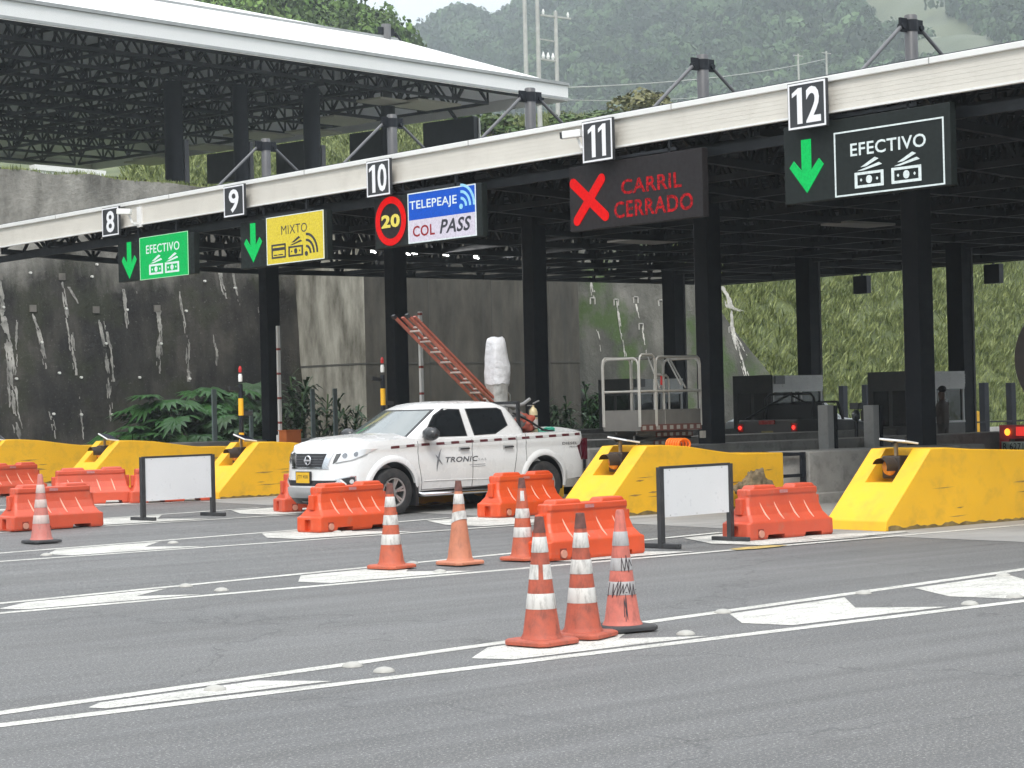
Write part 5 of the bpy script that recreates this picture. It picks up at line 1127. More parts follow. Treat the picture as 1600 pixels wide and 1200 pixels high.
for sg in (-1, 1):
    hm = MB(); decal(hm, [(sg*.60, .86), (sg*.85, .9), (sg*1.12, .985), (sg*1.33, 1.055), (sg*1.0, 1.055), (sg*.62, 1.015)], PH, .008, .05); hl = hm.build('headlight', HL, pk, smooth=60)
    fr = MB(); decal(fr, [(sg*.59, .845), (sg*.86, .888), (sg*1.13, .972), (sg*1.13, .984), (sg*.85, .9), (sg*.6, .86)], PH, .012, .05); fr.build('lamp_rim', mat('lamp_rim', (.3, .3, .3)), hl)
    for a, r_ in ((.74, .042), (.92, .038)):
        lm = MB(); decal(lm, [(sg*(a + r_*math.cos(6.283*i/14)), .965 + .1*(a-.74) + r_*math.sin(6.283*i/14)) for i in range(14)], PH, .013, .05); lm.build('lamp_lens', mat('lamp_core', (.25, .26, .28), rough=.1, metal=.5), hl)
    fg = MB(); decal(fg, [(sg*.58, .60), (sg*.86, .655), (sg*.93, .65), (sg*.95, .5), (sg*.76, .49)], PH, .004, .05); fg = fg.build('fog_light_surround', CHR, pk, smooth=60)
    fh = MB(); decal(fh, [(sg*.66, .605), (sg*.86, .635), (sg*.91, .63), (sg*.925, .515), (sg*.785, .51)], PH, .008, .05); fh.build('fog_recess', TRIM, fg)
    fl = MB(); decal(fl, [(sg*(.865 + .034*math.cos(6.283*i/14)), .565 + .034*math.sin(6.283*i/14)) for i in range(14)], PH, .014, .05); fl.build('fog_light', HL, fg)
    fv = MB(); decal(fv, [(sg*.665, .60), (sg*.70, .603), (sg*.795, .525), (sg*.775, .515)], PH, .014, .05); fv.build('running_light', WHITE, fg)
fdec('bumper_slot', [(-.52, .50), (.52, .50), (.62, .585), (-.62, .585)], TRIM, .004)
fdec('bumper_skirt', [(-.72, .36), (-.55, .3), (.55, .3), (.72, .36), (.62, .475), (-.62, .475)], SILV, .012)
fdec('skid_plate', [(-.6, .205), (.6, .205), (.6, .305), (-.6, .305)], TRIM, .014)
sk = MB(); decal(sk, [(-.3, .235), (.3, .235), (.3, .25), (-.3, .25)], PF, .03); sk.build('tow_bar', SILV, pk)
px_ = PF(.1, .63, .04)[0]
MB().box(px_ - .006, px_, -.08, .25, .545, .71).build('licence_plate', mat('plate_yellow', (.72, .42, .01), rough=.4), pk)
MB().box(px_, px_ + .03, -.1, .27, .53, .725).build('plate_holder', TRIM, pk)
tm = MB(); PN = lambda u, v, h: (px_ - .006 - h, -u, v); text(tm, 'JTY 458', PN, -.22, .05, .6, .67, h=.003, bold=.004); tm.build('plate_number', mat('plate_ink', (.1, .07, .02)), pk)
# step bar, rear lamp, bumper
for sg in (-1, 1):
    MB().tube([(1.5, sg*.78, .34), (1.58, sg*.93, .31), (3.3, sg*.93, .31), (3.38, sg*.78, .34)], .035, 10).build('side_step', CHR, pk, smooth=50)
    MB().box(1.4, 3.55, sg*.80 - .06, sg*.80 + .06, .33, .4).build('sill', TRIM, pk)
    b = MB(); decal(b, [(5.03, .98), (5.1, 1.0), (5.17, 1.09), (5.19, .82), (5.16, .74), (5.11, .74), (5.06, .86)], lambda s, z, h: PS(s, z, h, sg), .012, .05); b.build('tail_light', mat('lamp_red', (.07, .004, .012), rough=.15, coat=.6), pk, smooth=60)
    MB().box(5.2, 5.262, sg*.9 - .1 if sg > 0 else -.885, sg*.885 if sg > 0 else -.78, .74, 1.1).build('tail_light_rear', mat('lamp_red', (.07, .004, .012)), pk)
    MB().box(1.42, 1.48, sg*.82 - .1, sg*.82 + .1, .14, .5).build('mud_flap', TRIM, pk)
MB().box(5.2, 5.36, -.86, .86, .42, .58).build('rear_bumper', TRIM, pk, bevel=.03)
MB().box(3.87, 5.15, -.77, .77, .62, .64).build('bed_floor', TRIM, pk); MB().bar((1.3, 0, 1.18), (1.3, 0, 1.18 + .001), .001).build('hood_mark', SEAM, pk)
wp = MB(); wp.bar(PW(-.6, 1.21, .02), PW(-.05, 1.24, .02), .02, .015); wp.bar(PW(.05, 1.21, .02), PW(.6, 1.24, .02), .02, .015); wp.build('wiper', TRIM, pk)
# headboard frame behind the cab
rk = MB()
for y in (-.6, .6): rk.bar((3.95, y, 1.2), (3.95, y, 1.72), .05)
rk.bar((3.95, -.62, 1.72), (3.95, .62, 1.72), .05); rk.bar((3.95, -.62, 1.5), (3.95, .62, 1.5), .03); rk.build('bed_rack', TRIM, pk)

# ================================================================ LOAD ON THE PICKUP
def tl(s, y, z): return T0 + Vector((s*math.cos(TR_A) - y*math.sin(TR_A), s*math.sin(TR_A) + y*math.cos(TR_A), z))
top = un(628, 495, Y=28.6); low = un(748, 618, Y=28.6); d = (low - top); low = low + d * .42
LAD = mat('ladder_orange', (.33, .085, .055), rough=.5, var=.25, scale=4, dirt=(.25, .12, .09), damt=.6); RNG = mat('rung_alu', (.5, .42, .38), rough=.4, metal=.3, var=.2)
t = thing('ladder', 'rust orange extension ladder slanting up from the pickup bed over its cab', 'ladder', low); dl = top - low; nn = Vector((-dl.z, 0, dl.x)).normalized() * -1
for y in (-.19, .19):
    for off in (0, .085):
        yy = y * (1 if off == 0 else .86); e = dl * (1.0 if off == 0 else .965); a = Vector((0, yy, 0)) + nn * off; b = MB(); b.bar(a, a + e, .03, .075, up=(0, 1, 0)); b.build('rail', LAD, t)
L_ = dl.length; rn = MB()
for i in range(int(L_ / .27)):
    c = dl * ((i + .5) * .27 / L_)
    for off in (0, .085): q = MB(); q.tube([c + nn*off + Vector((0, -.18, 0)), c + nn*off + Vector((0, .18, 0))], .016, 8); q.build('rung', RNG, t) if off == 0 else rn.tube([c + nn*off + Vector((0, -.16, 0)), c + nn*off + Vector((0, .16, 0))], .016, 8)
rn.build('inner_rungs', RNG, t)
for y in (-.19, .19): MB().bar(dl + Vector((0, y, -.02)), dl * 1.018 + Vector((0, y, .0)), .045, .08, up=(0, 1, 0)).build('end_cap', TRIM, t)
# wrapped tall device
rs = random.Random(3); P0 = un(777, 640, Y=28.5); rgs = []; prof = [(1.25, .14, .17, -.0), (1.7, .15, .17, -.0), (2.05, .15, .17, 0), (2.1, .17, .2, .01), (2.3, .175, .21, .02), (2.4, .18, .2, .02), (2.55, .16, .19, .005), (2.8, .135, .16, -.0), (2.87, .12, .14, 0), (2.9, .08, .1, .02)]
for z, a, b, dx in prof:
    rgs.append([(dx + a*math.copysign(abs(math.cos(q))**.6, math.cos(q))*(1 + .07*rs.uniform(-1, 1)), b*math.copysign(abs(math.sin(q))**.6, math.sin(q))*(1 + .07*rs.uniform(-1, 1)), z + rs.uniform(-.012, .012)) for q in [2*math.pi*j/22 for j in range(22)]])
t = thing('wrapped_post', 'tall device wrapped in crumpled white plastic standing on the pickup bed', 'wrapped device', (P0.x, P0.y, 0))
PLS, n_, b_ = new_mat('white_plastic_wrap'); co = coords(n_); n_.links.new(ramp(n_, tex(n_, co, 5, 6), .3, (.5, .5, .51), .7, (.74, .74, .76)), b_.inputs['Base Color']); b_.inputs['Roughness'].default_value = .35; bump(n_, b_, tex(n_, co, 9, 6, .7), .8, .05)
MB().ring(rgs[3:]).build('wrap', PLS, t, smooth=70); MB().ring(rgs[:4]).build('sleeve', mat('grey_sleeve', (.42, .42, .4), rough=.5, var=.2, scale=6, bm=.8, bscale=9, bdist=.04), t, smooth=70)
MB().tube([(.14, 0, 2.05), (.28, 0, 1.9), (.36, .1, 1.75)], .02, 7).build('loose_strap', GALV, t)
# bits of the load
p = un(833, 655, Y=28.1)
t = thing('fire_extinguisher', 'cream fire extinguisher with labels standing on the pickup bed', 'fire extinguisher', (p.x, 28.1, 1.22)); CRM = mat('cream_paint', (.6, .5, .3), rough=.35, var=.06)
MB().lathe([(.075, 0), (.08, .02), (.08, .38), (.06, .44), (.025, .47), (.025, .5)], 20).build('cylinder', CRM, t, smooth=40)
MB().lathe([(.0815, .12), (.0815, .26)], 20, cap=False).build('paper_label', mat('label_pale', (.66, .6, .58)), t); b = MB(); b.lathe([(.083, .1), (.083, .115)], 20, cap=False); b.lathe([(.083, .3), (.083, .33)], 20, cap=False); b.build('strap', BLACK, t)
b = MB(); b.bar((0, 0, .5), (-.12, 0, .5), .02); b.bar((0, 0, .53), (.14, 0, .58), .02); b.build('lever', GREY, t); MB().tube([(-.02, 0, .5), (-.1, 0, .42), (-.1, 0, .1)], .012, 6).build('hose', BLACK, t)
p = un(816, 664, Y=28.2); t = lump('sack', (0, 0, .08), (.15, .3, .19), mat('red_cloth', (.3, .06, .035), rough=.85, var=.3, scale=8, bm=.6, bscale=8, bdist=.04), 6, n=3, amp=.35); t.location = (p.x - .02, 28.2, 1.32); tag(t, 'crumpled rust red sack on the pickup bed left of the extinguisher', 'sack')
p = un(800, 660, Y=28.4); t = lump('sack', (0, 0, 0), (.14, .4, .3), mat('grey_cloth', (.1, .095, .09), rough=.9, var=.3, scale=6, bm=.5, bscale=8, bdist=.04), 9, n=3, amp=.4); t.location = (p.x, 28.45, 1.38); tag(t, 'dark grey bundle directly behind the pickup cab', 'bundle')
p = un(858, 671, Y=28.1); t = thing('hose_coil', 'green plastic hose heaped on the pickup bed behind the extinguisher', 'hose', (p.x, 28.15, 1.2)); mb = MB(); GRH = mat('green_hose', (.02, .3, .2), rough=.4, var=.2)
for i in range(7): mb.tube([((.26 - .02*i)*math.cos(a) + rs.uniform(-.01, .01), (.2)*math.sin(a), -.0 + .03*i*.5 + .04*math.sin(2*a+i)) for a in [2*math.pi*j/18 for j in range(18)]], .024, 7, closed=True)
mb.build('coil', GRH, t)
b = tag(MB().tube([tl(4.2, -.2, 1.55), tl(4.5, -.25, 1.42), tl(4.8, -.3, 1.25), tl(5.05, -.3, 1.22)], .018, 7).build('cable', TRIM), 'black cable drooping over the load of the pickup', 'cable')
b = tag(MB().tube([tl(3.95, -.1, 1.6), tl(4.1, -.1, 1.68), tl(4.3, -.15, 1.66), tl(4.45, -.2, 1.7), tl(4.6, -.2, 1.78)], .03, 7).build('hose', GREY), 'thin grey hose sticking up beside the extinguisher', 'hose')
# ================================================================ BOOTHS
def booth(X, Y, wh, cam_=True, person=False):
    t = thing('toll_booth', 'grey toll booth with white slatted top band ' + wh, 'toll booth', (X, Y, gz(Y)), 0, 'toll booths')
    Lx, W, H = 1.95, 1.4, 2.2; DB = mat('booth_dark', (.06, .06, .058), rough=.6, var=.15); LB = mat('booth_white', (.9, .89, .87), rough=.5, var=.05, dirt=(.4, .37, .33)); LG = mat('booth_grey', (.2, .19, .18), rough=.6, var=.1)
    MB().box(0, .06, 0, W, .2, H + .02).build('front_wall', DB, t)
    MB().box(.06, Lx, 0, W, .2, .95).build('lower_wall', LG, t); MB().box(.06, Lx, .05, W - .05, .15, .2).build('plinth', GREYC, t)
    MB().box(.06, Lx, -.02, W + .02, 1.82, H).build('top_band', LB, t)
    s = MB()
    for i in range(4): s.box(.4, Lx - .02, -.05, -.02, 1.9 + .062*i, 1.9 + .062*i + .035)
    s.build('louvre', LB, t)
    MB().box(.09, Lx - .02, .05, W - .05, .96, 1.81).build('window_glass', GLASS, t)
    f = MB()
    for x in (.06, .85, 1.12, Lx - .05): f.box(x, x + .045, -.0, .05, .95, 1.82)
    f.box(.06, Lx, -.01, .05, .95, 1.0); f.box(.06, Lx, -.01, .05, 1.77, 1.82); f.build('window_frame', LB, t)
    fg = MB(); fg.box(-.012, 0, .15, .62, .9, 1.75); fg.box(-.012, 0, .75, 1.22, .9, 1.75); fg.build('front_window', GLASS, t)
    MB().box(1.15, 1.3, -.012, -.005, 1.25, 1.5).build('notice', mat('notice_white', (.55, .55, .58)), t)
    if cam_: MB().box(.08, .42, -.1, -.02, 1.98, 2.2).build('speaker_box', GREY, t)
    return t
booth(40.6, 38.95, 'behind the dark pickup with roll bar'); booth(40.0, 33.72, 'partly hidden by the thick column at right', person=True); booth(40.4, 44.1, 'seen through the rails of the scissor lift')
# attendant outside booth two: dark seated figure
SK = mat('skin', (.12, .07, .045), rough=.6)
def figure(loc, rz, label, coat, trousers):
    t = thing('person', label, 'person', loc, rz)
    me = bpy.data.meshes.new('body'); V = [(0, 0, .92), (0, 0, 1.15), (0, .0, 1.38), (0, .01, 1.5), (.01, .01, 1.63), (.02, .01, 1.72), (0, .17, 1.4), (.06, .22, 1.15), (.26, .18, 1.08), (0, -.17, 1.4), (.06, -.22, 1.15), (.26, -.18, 1.06), (0, .09, .88), (.02, .1, .5), (0, .11, .08), (.12, .12, .03), (0, -.09, .88), (.0, -.1, .5), (-.02, -.11, .08), (.1, -.12, .03)]
    E = [(0, 1), (1, 2), (2, 3), (3, 4), (4, 5), (2, 6), (6, 7), (7, 8), (2, 9), (9, 10), (10, 11), (0, 12), (12, 13), (13, 14), (14, 15), (0, 16), (16, 17), (17, 18), (18, 19)]
    rad = [.15, .14, .17, .06, .1, .085, .07, .05, .035, .07, .05, .035, .1, .07, .05, .045, .1, .07, .05, .045]
    me.from_pydata(V, E, []); o = bpy.data.objects.new('body', me); COL.objects.link(o); o.parent = t
    o.modifiers.new('s', 'SKIN'); sv = me.skin_vertices[0].data
    for i, r_ in enumerate(rad): sv[i].radius = (r_, r_ * (1.25 if i < 3 else 1)); 
    sv[0].use_root = True; o.modifiers.new('d', 'SUBSURF').levels = 2; me.materials.append(coat)
    m2 = bpy.data.meshes.new_from_object(o.evaluated_get(bpy.context.evaluated_depsgraph_get())); o.modifiers.clear(); o.data = m2; m2.name = 'body'; m2.shade_smooth()
    m2.materials.clear(); m2.materials.append(coat); m2.materials.append(trousers); m2.materials.append(SK)
    for p in m2.polygons: c = p.center; p.material_index = 1 if c.z < .95 else 2 if (c.z > 1.5 or (c.x > .2 and c.z < 1.15)) else 0
    lump('hair', (-.01, .01, 1.76), (.1, .095, .085), mat('hair_black', (.012, .01, .01), rough=.7), 4, n=2, amp=.1, parent=t)
    return t
figure((40.35, 33.1, gz(34) + .0), R(100), 'person with black hair in brown jacket standing at the booth window', mat('brown_jacket', (.1, .08, .07), rough=.85), mat('dark_trousers', (.07, .06, .055), rough=.85))

# ================================================================ DARK PICKUP WITH ROLL BAR, from behind
t = thing('off_road_car', 'dark open off-road car with black roll bar and lit red tail lights between the booths', 'off-road car', (38.3, 36.9, gz(36.9)), R(6))
DG = mat('car_dark_grey', (.07, .068, .066), rough=.4, var=.1, coat=.3, dirt=(.16, .14, .12)); TW = .92
def side(pts, y0, y1, name, m, bv=.02): return MB().prism(pts, lambda u, v, h: (u, h, v), y0, y1).build(name, m, t, bevel=bv)
side([(0, .5), (.05, .45), (1.9, .42), (3.3, .45), (3.35, .8), (3.3, .95), (2.3, 1.05), (1.2, 1.08), (0, 1.1)], -TW, TW, 'body', DG, .05)
MB().box(.9, 1.35, -.72, .72, 1.0, 1.5).build('seat_back', BLACK, t, bevel=.06); ws_ = MB(); ws_.bar((2.15, -.72, 1.05), (1.95, -.7, 1.5), .05); ws_.bar((2.15, .72, 1.05), (1.95, .7, 1.5), .05); ws_.bar((1.95, -.7, 1.5), (1.95, .7, 1.5), .05); ws_.build('windscreen_frame', BLACK, t)
MB().box(-.01, .0, -.72, .72, .55, 1.04).build('tailgate', mat('tailgate_grey', (.09, .082, .078), rough=.4), t); MB().box(-.14, .02, -.85, .85, .4, .55).build('bumper', mat('bumper_brown', (.11, .06, .05)), t, bevel=.02)
TLM = mat('lit_tail', (.9, .03, .02), rough=.3, emit=1.1, var=.1); TLR = mat('tail_red', (.35, .02, .015), rough=.3)
for y in (-.83, .83):
    MB().box(-.03, .03, y - .08, y + .08, .8, 1.0).build('tail_light', TLR, t); MB().lathe([(.05, -.045), (.045, -.06), (.002, -.065)], 12, (0, y, .9), 'X').build('brake_lamp', TLM, t)
MB().box(-.04, .02, -.24, .24, .98, 1.08).build('high_brake_light', TLR, t); MB().box(-.02, 0, -.18, .18, .7, .82).build('licence_plate', mat('plate_dull', (.3, .25, .1)), t)
RB = MB().tube([(.9, -.74, 1.1), (.92, -.74, 1.62), (.95, -.62, 1.72), (.95, .62, 1.72), (.92, .74, 1.62), (.9, .74, 1.1)], .035, 8); RB.tube([(.95, .0, 1.72), (.6, .5, 1.4), (.15, .8, 1.1)], .03, 8); RB.tube([(.95, .0, 1.7), (1.2, -.5, 1.4), (1.5, -.76, 1.1)], .025, 8); RB.build('roll_bar', BLACK, t, smooth=50)
for x in (.75, 2.7):
    for y in (-.8, .8): MB().lathe([(.2, y-.11), (.36, y-.11), (.37, y-.08), (.37, y+.08), (.36, y+.11), (.2, y+.11)], 28, (x, 0, .37), 'Y').build('wheel', TYRE, t, smooth=40)
for y in (-.5, .45): MB().tube([(-.16, y, .3), (-.16, y, .42)], .02, 6).build('tow_hook', BLACK, t)
# white car further on
t = thing('car', 'white car seen beyond the steel bollards, its windscreen and bonnet showing', 'car', (42.7, 42.0, gz(42)), 0)
CW2 = mat('car_white_far', (.75, .76, .76), rough=.3, var=.02, coat=.5)
side([(0, .5), (.1, .35), (4.2, .35), (4.35, .55), (4.3, .8), (3.9, .92), (3.2, 1.0), (.4, 1.05), (.05, .95)], -.85, .85, 'body', CW2, .07); side([(.3, 1.03), (3.3, .98), (2.5, 1.5), (2.1, 1.56), (.9, 1.56), (.5, 1.42)], -.72, .72, 'cabin', CW2, .08)
side([(.55, 1.07), (1.4, 1.06), (1.4, 1.48), (.9, 1.48), (.65, 1.38)], -.728, .728, 'rear_side_window', GLASS, .005); side([(1.48, 1.06), (2.9, 1.03), (2.4, 1.44), (2.05, 1.49), (1.48, 1.48)], -.728, .728, 'front_side_window', GLASS, .005)
PWc = lambda u, v, h: (3.3 + (2.5-3.3)*v + h*.5, u, .99 + .5*v + h*.8)
MB().prism([(-.62, .08), (.62, .08), (.56, .95), (-.56, .95)], PWc, 0, .012).build('windscreen', WSM, t)
for x in (.8, 3.5):
    for y in (-.76, .76): MB().lathe([(.2, y-.1), (.31, y-.1), (.32, y), (.31, y+.1), (.2, y+.1)], 24, (x, 0, .32), 'Y').build('wheel', TYRE, t, smooth=40)
MB().box(4.28, 4.36, -.75, -.45, .62, .78).build('headlight', HL, t); MB().box(4.28, 4.36, .45, .75, .62, .78).build('headlight', HL, t)
# red tanker at the right edge
p = un(1562, 705, Y=28.5); q0 = un(1562, 662, Y=28.5); X0 = p.x
t = thing('tank_truck', 'red truck tail with lit orange lamp and round brown tank, cut by the right edge', 'truck', (X0, 26.3, gz(28)), 0); RT = mat('truck_red', (.35, .015, .02), rough=.4, var=.15, dirt=(.15, .04, .03))
def zz(y): return un(1575, y, X=X0).z - gz(28)
zt_, zb2 = zz(664), zz(686); MB().box(0, .14, -.3, 2.2, zb2, zt_).build('rear_beam', RT, t, bevel=.01); MB().box(.14, 5, .2, 1.9, .6, zb2).build('chassis', mat('truck_dark_red', (.16, .02, .02)), t)
MB().box(.0, .05, 1.95, 2.2, zb2 - .4, zb2).build('mud_guard', RT, t)
MB().box(-.02, 0, 1.0, 1.75, zz(681), zz(667)).build('reflector_strip', mat('reflector_red', (.85, .03, .02), emit=.35), t); MB().lathe([(.075, -.05), (.06, -.07), (.002, -.075)], 16, (0, 1.95, (zt_+zb2)/2), 'X').build('marker_lamp', mat('lit_orange', (1, .35, .03), emit=1.0), t)  # reflector strip is given a glow of its own
PYu = lambda u, v, h: (-h, 2.15 - u, v)
MB().box(-.02, 0, 1.35, 2.13, zz(705), zz(690)).build('licence_plate', mat('plate_green', (.32, .38, .33)), t)
tm = MB(); text(tm, 'R 62717', PYu, .06, .72, zz(703), zz(692), h=.024, bold=.01); tm.build('plate_number', BLACK, t)
cc = un(1640, 560, X=X0); MB().lathe([(1.08, 0), (1.12, .05), (1.12, 6)], 40, (0, 0, 0), 'X').build('tank', mat('tank_brown', (.07, .05, .04), rough=.5, var=.2, dirt=(.15, .1, .07)), t, smooth=40).location = (.25, cc.y - 26.3, cc.z - gz(28) + .0)
for x in (.8, 3.0, 5.2): MB().box(x, x + .2, cc.y - 26.3 - .7, cc.y - 26.3 + .7, zb2 - .05, cc.z - gz(28) - .75).build('tank_saddle', mat('truck_dark_red', (.16, .02, .02)), t)
for x in (.9, 2.1):
    for y in (.45, 1.7): MB().lathe([(.25, y-.13), (.46, y-.13), (.48, y), (.46, y+.13), (.25, y+.13)], 28, (x, 0, .48), 'Y').build('wheel', TYRE, t, smooth=40)

# ================================================================ SCISSOR LIFT
p = un(1022, 690, X=28.6); LX, LY = 27.6, 28.05
LC = un(1001, 670, Y=26.2)
t = thing('scissor_lift', 'grey scissor lift with railed platform and red and white edge stripes behind the yellow nose', 'scissor lift', (LC.x + 1.25 * .54, 26.2, gz(26)), R(90)); t.scale = (.88, .54, 1)
RAIL = mat('lift_rail', (.36, .35, .32), rough=.45, metal=.2, var=.15, dirt=(.2, .17, .13)); GB = mat('lift_grey', (.12, .115, .105), rough=.6, var=.2, dirt=(.09, .08, .07)); STR = mat('lift_red', (.11, .04, .03), rough=.6); STW = mat('lift_white', (.27, .26, .23), rough=.6)
xa, xb_, ya, yb_ = 0, 1.05, -1.35, 1.25; zd = 1.26; zr = 2.42
P_ = lambda x, y, z: (x, y, z)
MB().box(xa, xb_, ya, yb_, zd - .07, zd).build('deck', GB, t); kb = MB(); kb.box(xa, xa+.02, ya, yb_, zd, zd + .28); kb.box(xa, xb_, ya, ya+.02, zd, zd+.28); kb.box(xb_-.02, xb_, ya, yb_, zd, zd+.28); kb.box(xa, xb_, yb_-.02, yb_, zd, zd + .28); kb.build('kick_board', GB, t)
def loop(a, b, z0, z1, name='guard_rail', r_=.024, c=.12):
    a, b = Vector(a), Vector(b); d = (b - a).normalized() * c
    MB().tube([(*a, z0), (*a, z1 - c), (*(a + d*.3), z1 - c*.3), (*(a + d), z1), (*(b - d), z1), (*(b - d*.3), z1 - c*.3), (*b, z1 - c), (*b, z0)], r_, 8).build(name, RAIL, t, smooth=60)
loop((xa, ya), (xa, .55), zd, zr); loop((xa, .6), (xa, yb_), zd, zr + .04); loop((xb_, ya), (xb_, 0), zd, zr); loop((xb_, .05), (xb_, yb_), zd, zr); loop((xa+.03, ya), (xb_-.03, ya), zd, zr - .02); loop((xa+.03, yb_), (xb_-.03, yb_), zd, zr - .02); loop((xa+.02, .2), (xa + .02, .6), zd, zr - .3); loop((xb_*.5, -.8), (xb_*.5, -.2), zd, zr - .3)
m_ = MB()
for z in (1.85,): m_.tube([(xa, ya, z), (xa, yb_, z)], .022, 8); m_.tube([(xb_, ya, z), (xb_, yb_, z)], .02, 8); m_.tube([(xa, ya, z), (xb_, ya, z)], .02, 8); m_.tube([(xa, yb_, z), (xb_, yb_, z)], .02, 8)
m_.tube([(xa, .4, 1.9), (xb_*.6, -.1, zr)], .02, 7); m_.tube([(xa, -.5, 1.95), (xb_*.6, -.9, zr)], .02, 7); m_.tube([(xa, -.7, 1.9), (xb_*.6, -1.0, zr)], .02, 7); m_.build('mid_rail', RAIL, t, smooth=60)
def stripes(z, y0, y1, x, n=9, h=.055):
    b = MB(); b.box(x - .004, x, y0, y1, z - h, z + h); b.build('stripe_backing', STR, t); w_ = MB()
    for i in range(n): yy = y0 + (y1-y0)*(i + .25)/n; w_.box(x - .008, x - .004, yy, yy + (y1-y0)/n*.5, z - h*.6, z + h*.6)
    w_.build('stripe_mark', STW, t)
stripes(zd - .02, ya, yb_, xa - .004)
AR = MB(); zl = [.42, .55, .68, .81, .94, 1.07, 1.17]
for i, (z0, z1) in enumerate(zip(zl[:-1], zl[1:])):
    for x in (.22, .8): AR.bar((x, -1.2, z0 if i % 2 else z1), (x, 1.1, z1 if i % 2 else z0), .05, .075); AR.bar((x + .07, -1.2, z1 if i % 2 else z0), (x + .07, 1.1, z0 if i % 2 else z1), .05, .075)
AR.build('scissor_arm', GB, t)
stripes(1.12, -1.25, .35, .18, 6, .045); stripes(.98, -1.15, .45, .18, 6, .045); stripes(.84, -1.2, .5, .18, 6, .045)
MB().box(.05, 1.0, -1.3, 1.2, .14, .42).build('chassis', GB, t, bevel=.02)
for x in (.1, .95):
    for y in (-.95, .85): MB().lathe([(.02, y-.1), (.19, y-.1), (.2, y), (.19, y+.1), (.02, y+.1)], 22, (x, 0, .2), 'Y').build('wheel', TYRE, t, smooth=40)
MB().box(xa - .03, xa, .33, .37, 1.95, 2.1).build('red_tag', REDM, t); MB().box(xa - .12, xa - .02, ya, ya + .12, zd - .22, zd - .1).build('bracket', STW, t)

# ================================================================ POSTS, BOLLARDS, BARRIER ARMS
BG = mat('bollard_grey', (.5, .49, .47), rough=.55, var=.06, dirt=(.18, .16, .14))
for x, yt, wh in [(1290, 633, 'left one, beside the dark pickup'), (1361, 633, 'right one, before the dark booth')]:
    p = un(x, yt, Y=28.6); t = thing('steel_bollard', 'tall square light grey steel bollard, ' + wh, 'bollard', (p.x, 28.6, gz(28)), 0, 'grey square bollards'); MB().box(-.09, .09, -.13, .13, 0, p.z - gz(28)).build('shaft', BG, t, bevel=.012); MB().box(.09, .17, -.15, .15, 0, p.z - gz(28) - .01).build('back_plate', STEEL, t)
for x, yt, wh in [(1317, 603, 'between the two booths, left one'), (1353, 601, 'between the two booths, right one'), (1537, 598, 'left of the pair before the grass at right'), (1579, 598, 'right of the pair before the grass, over the red truck')]:
    p = un(x, yt, Y=55.0 if x < 1400 else 46.0); Y = p.y; t = thing('fence_post', 'plain dark post ' + wh, 'post', (p.x, Y, gz(Y)), 0, 'dark posts at the far road edge'); MB().box(-.12, .12, -.12, .12, 0, p.z - gz(Y)).build('shaft', STEEL, t, bevel=.01); MB().box(-.2, .2, -.2, .2, 0, .03).build('foot_plate', STEEL, t)
SL = mat('slate_glass', (.24, .29, .28), rough=.4)
for x, yt, w_, wh in [(334, 608, .06, 'left of the striped lane post'), (488, 607, .055, 'left of the two beside the big column'), (523, 607, .055, 'right of the two beside the big column'), (392, 640, .045, 'short one beside the black column')]:
    p = un(x, yt, Y=46.5); t = thing('fence_post', 'slim grey-green post in front of the plants, ' + wh, 'post', (p.x, 46.5, gz(46)), 0, 'slim posts before the planting'); MB().box(-w_, w_, -.03, .03, 0, p.z - gz(46)).build('shaft', SL, t); MB().box(-w_*1.3, w_*1.3, -.1, .1, 0, .03).build('foot_plate', STEEL, t)
for x, yt, Y, wh in [(375, 572, 35.2, 'left one, before the fan palms'), (597, 558, 34.4, 'right one, left of the ladder')]:
    p = un(x, yt, Y=Y); h = p.z - gz(Y); t = thing('signal_post', 'black and yellow striped lane signal post, ' + wh, 'signal post', (p.x, Y, gz(Y)), 0, 'striped signal posts')
    MB().lathe([(.045, 0), (.045, h - .35)], 14).build('pole', STEEL, t)
    MB().lathe([(.05, h - .95), (.05, h - .62)], 14).build('yellow_band', YEL, t); MB().lathe([(.05, h - 1.6), (.05, h - 1.28)], 14).build('yellow_band', YEL, t); MB().lathe([(.05, .45), (.05, .8)], 14).build('yellow_band', YEL, t)
    MB().lathe([(.035, h - .3), (.04, h - .27), (.04, h - .2), (.03, h - .15)], 14).build('white_lamp', WHITE, t); MB().lathe([(.03, h - .12), (.035, h - .05), (.015, h)], 14).build('red_lamp', REDM, t)
    b = MB(); b.bar((0, 0, h - .45), (-.25, 0, h - .42), .05, .08); b.bar((.05, 0, h - .9), (.22, -.05, h - .92), .06, .08); b.build('camera_arm', BLACK, t)
for x, yt, Y, wh in [(434, 508, 40.6, 'beside the black column under sign 9'), (656, 487, 35.6, 'behind the ladder of the pickup')]:
    p = un(x, yt, Y=Y); h = p.z; z0 = .95; t = thing('barrier_arm', 'raised white lane barrier arm with red stripes ' + wh, 'barrier arm', (p.x, Y, 0), 0, 'raised barrier arms')
    sg_ = []; z = z0
    while z < h - .02:
        z1_ = min(z + (.5 if len(sg_) % 2 == 0 else .05), h); sg_.append((MB().box(-.032, .032, -.035, .035, z, z1_), WHITE if len(sg_) % 2 == 0 else mat('dull_red', (.28, .05, .045)))); z = z1_
    banded('arm', sg_, t)
    MB().box(-.06, .06, -.07, .07, z0 - .2, z0 + .25).build('clamp', WHITE, t); MB().box(-.15, .15, -.18, .18, gz(Y), z0 - .15).build('motor_box', STEEL, t)
p = un(453, 673, Y=40.3); t = thing('control_cabinet', 'small orange box beside the raised barrier arm', 'box', (p.x, 40.3, gz(40))); OB = mat('box_orange', (.5, .13, .03), rough=.5)
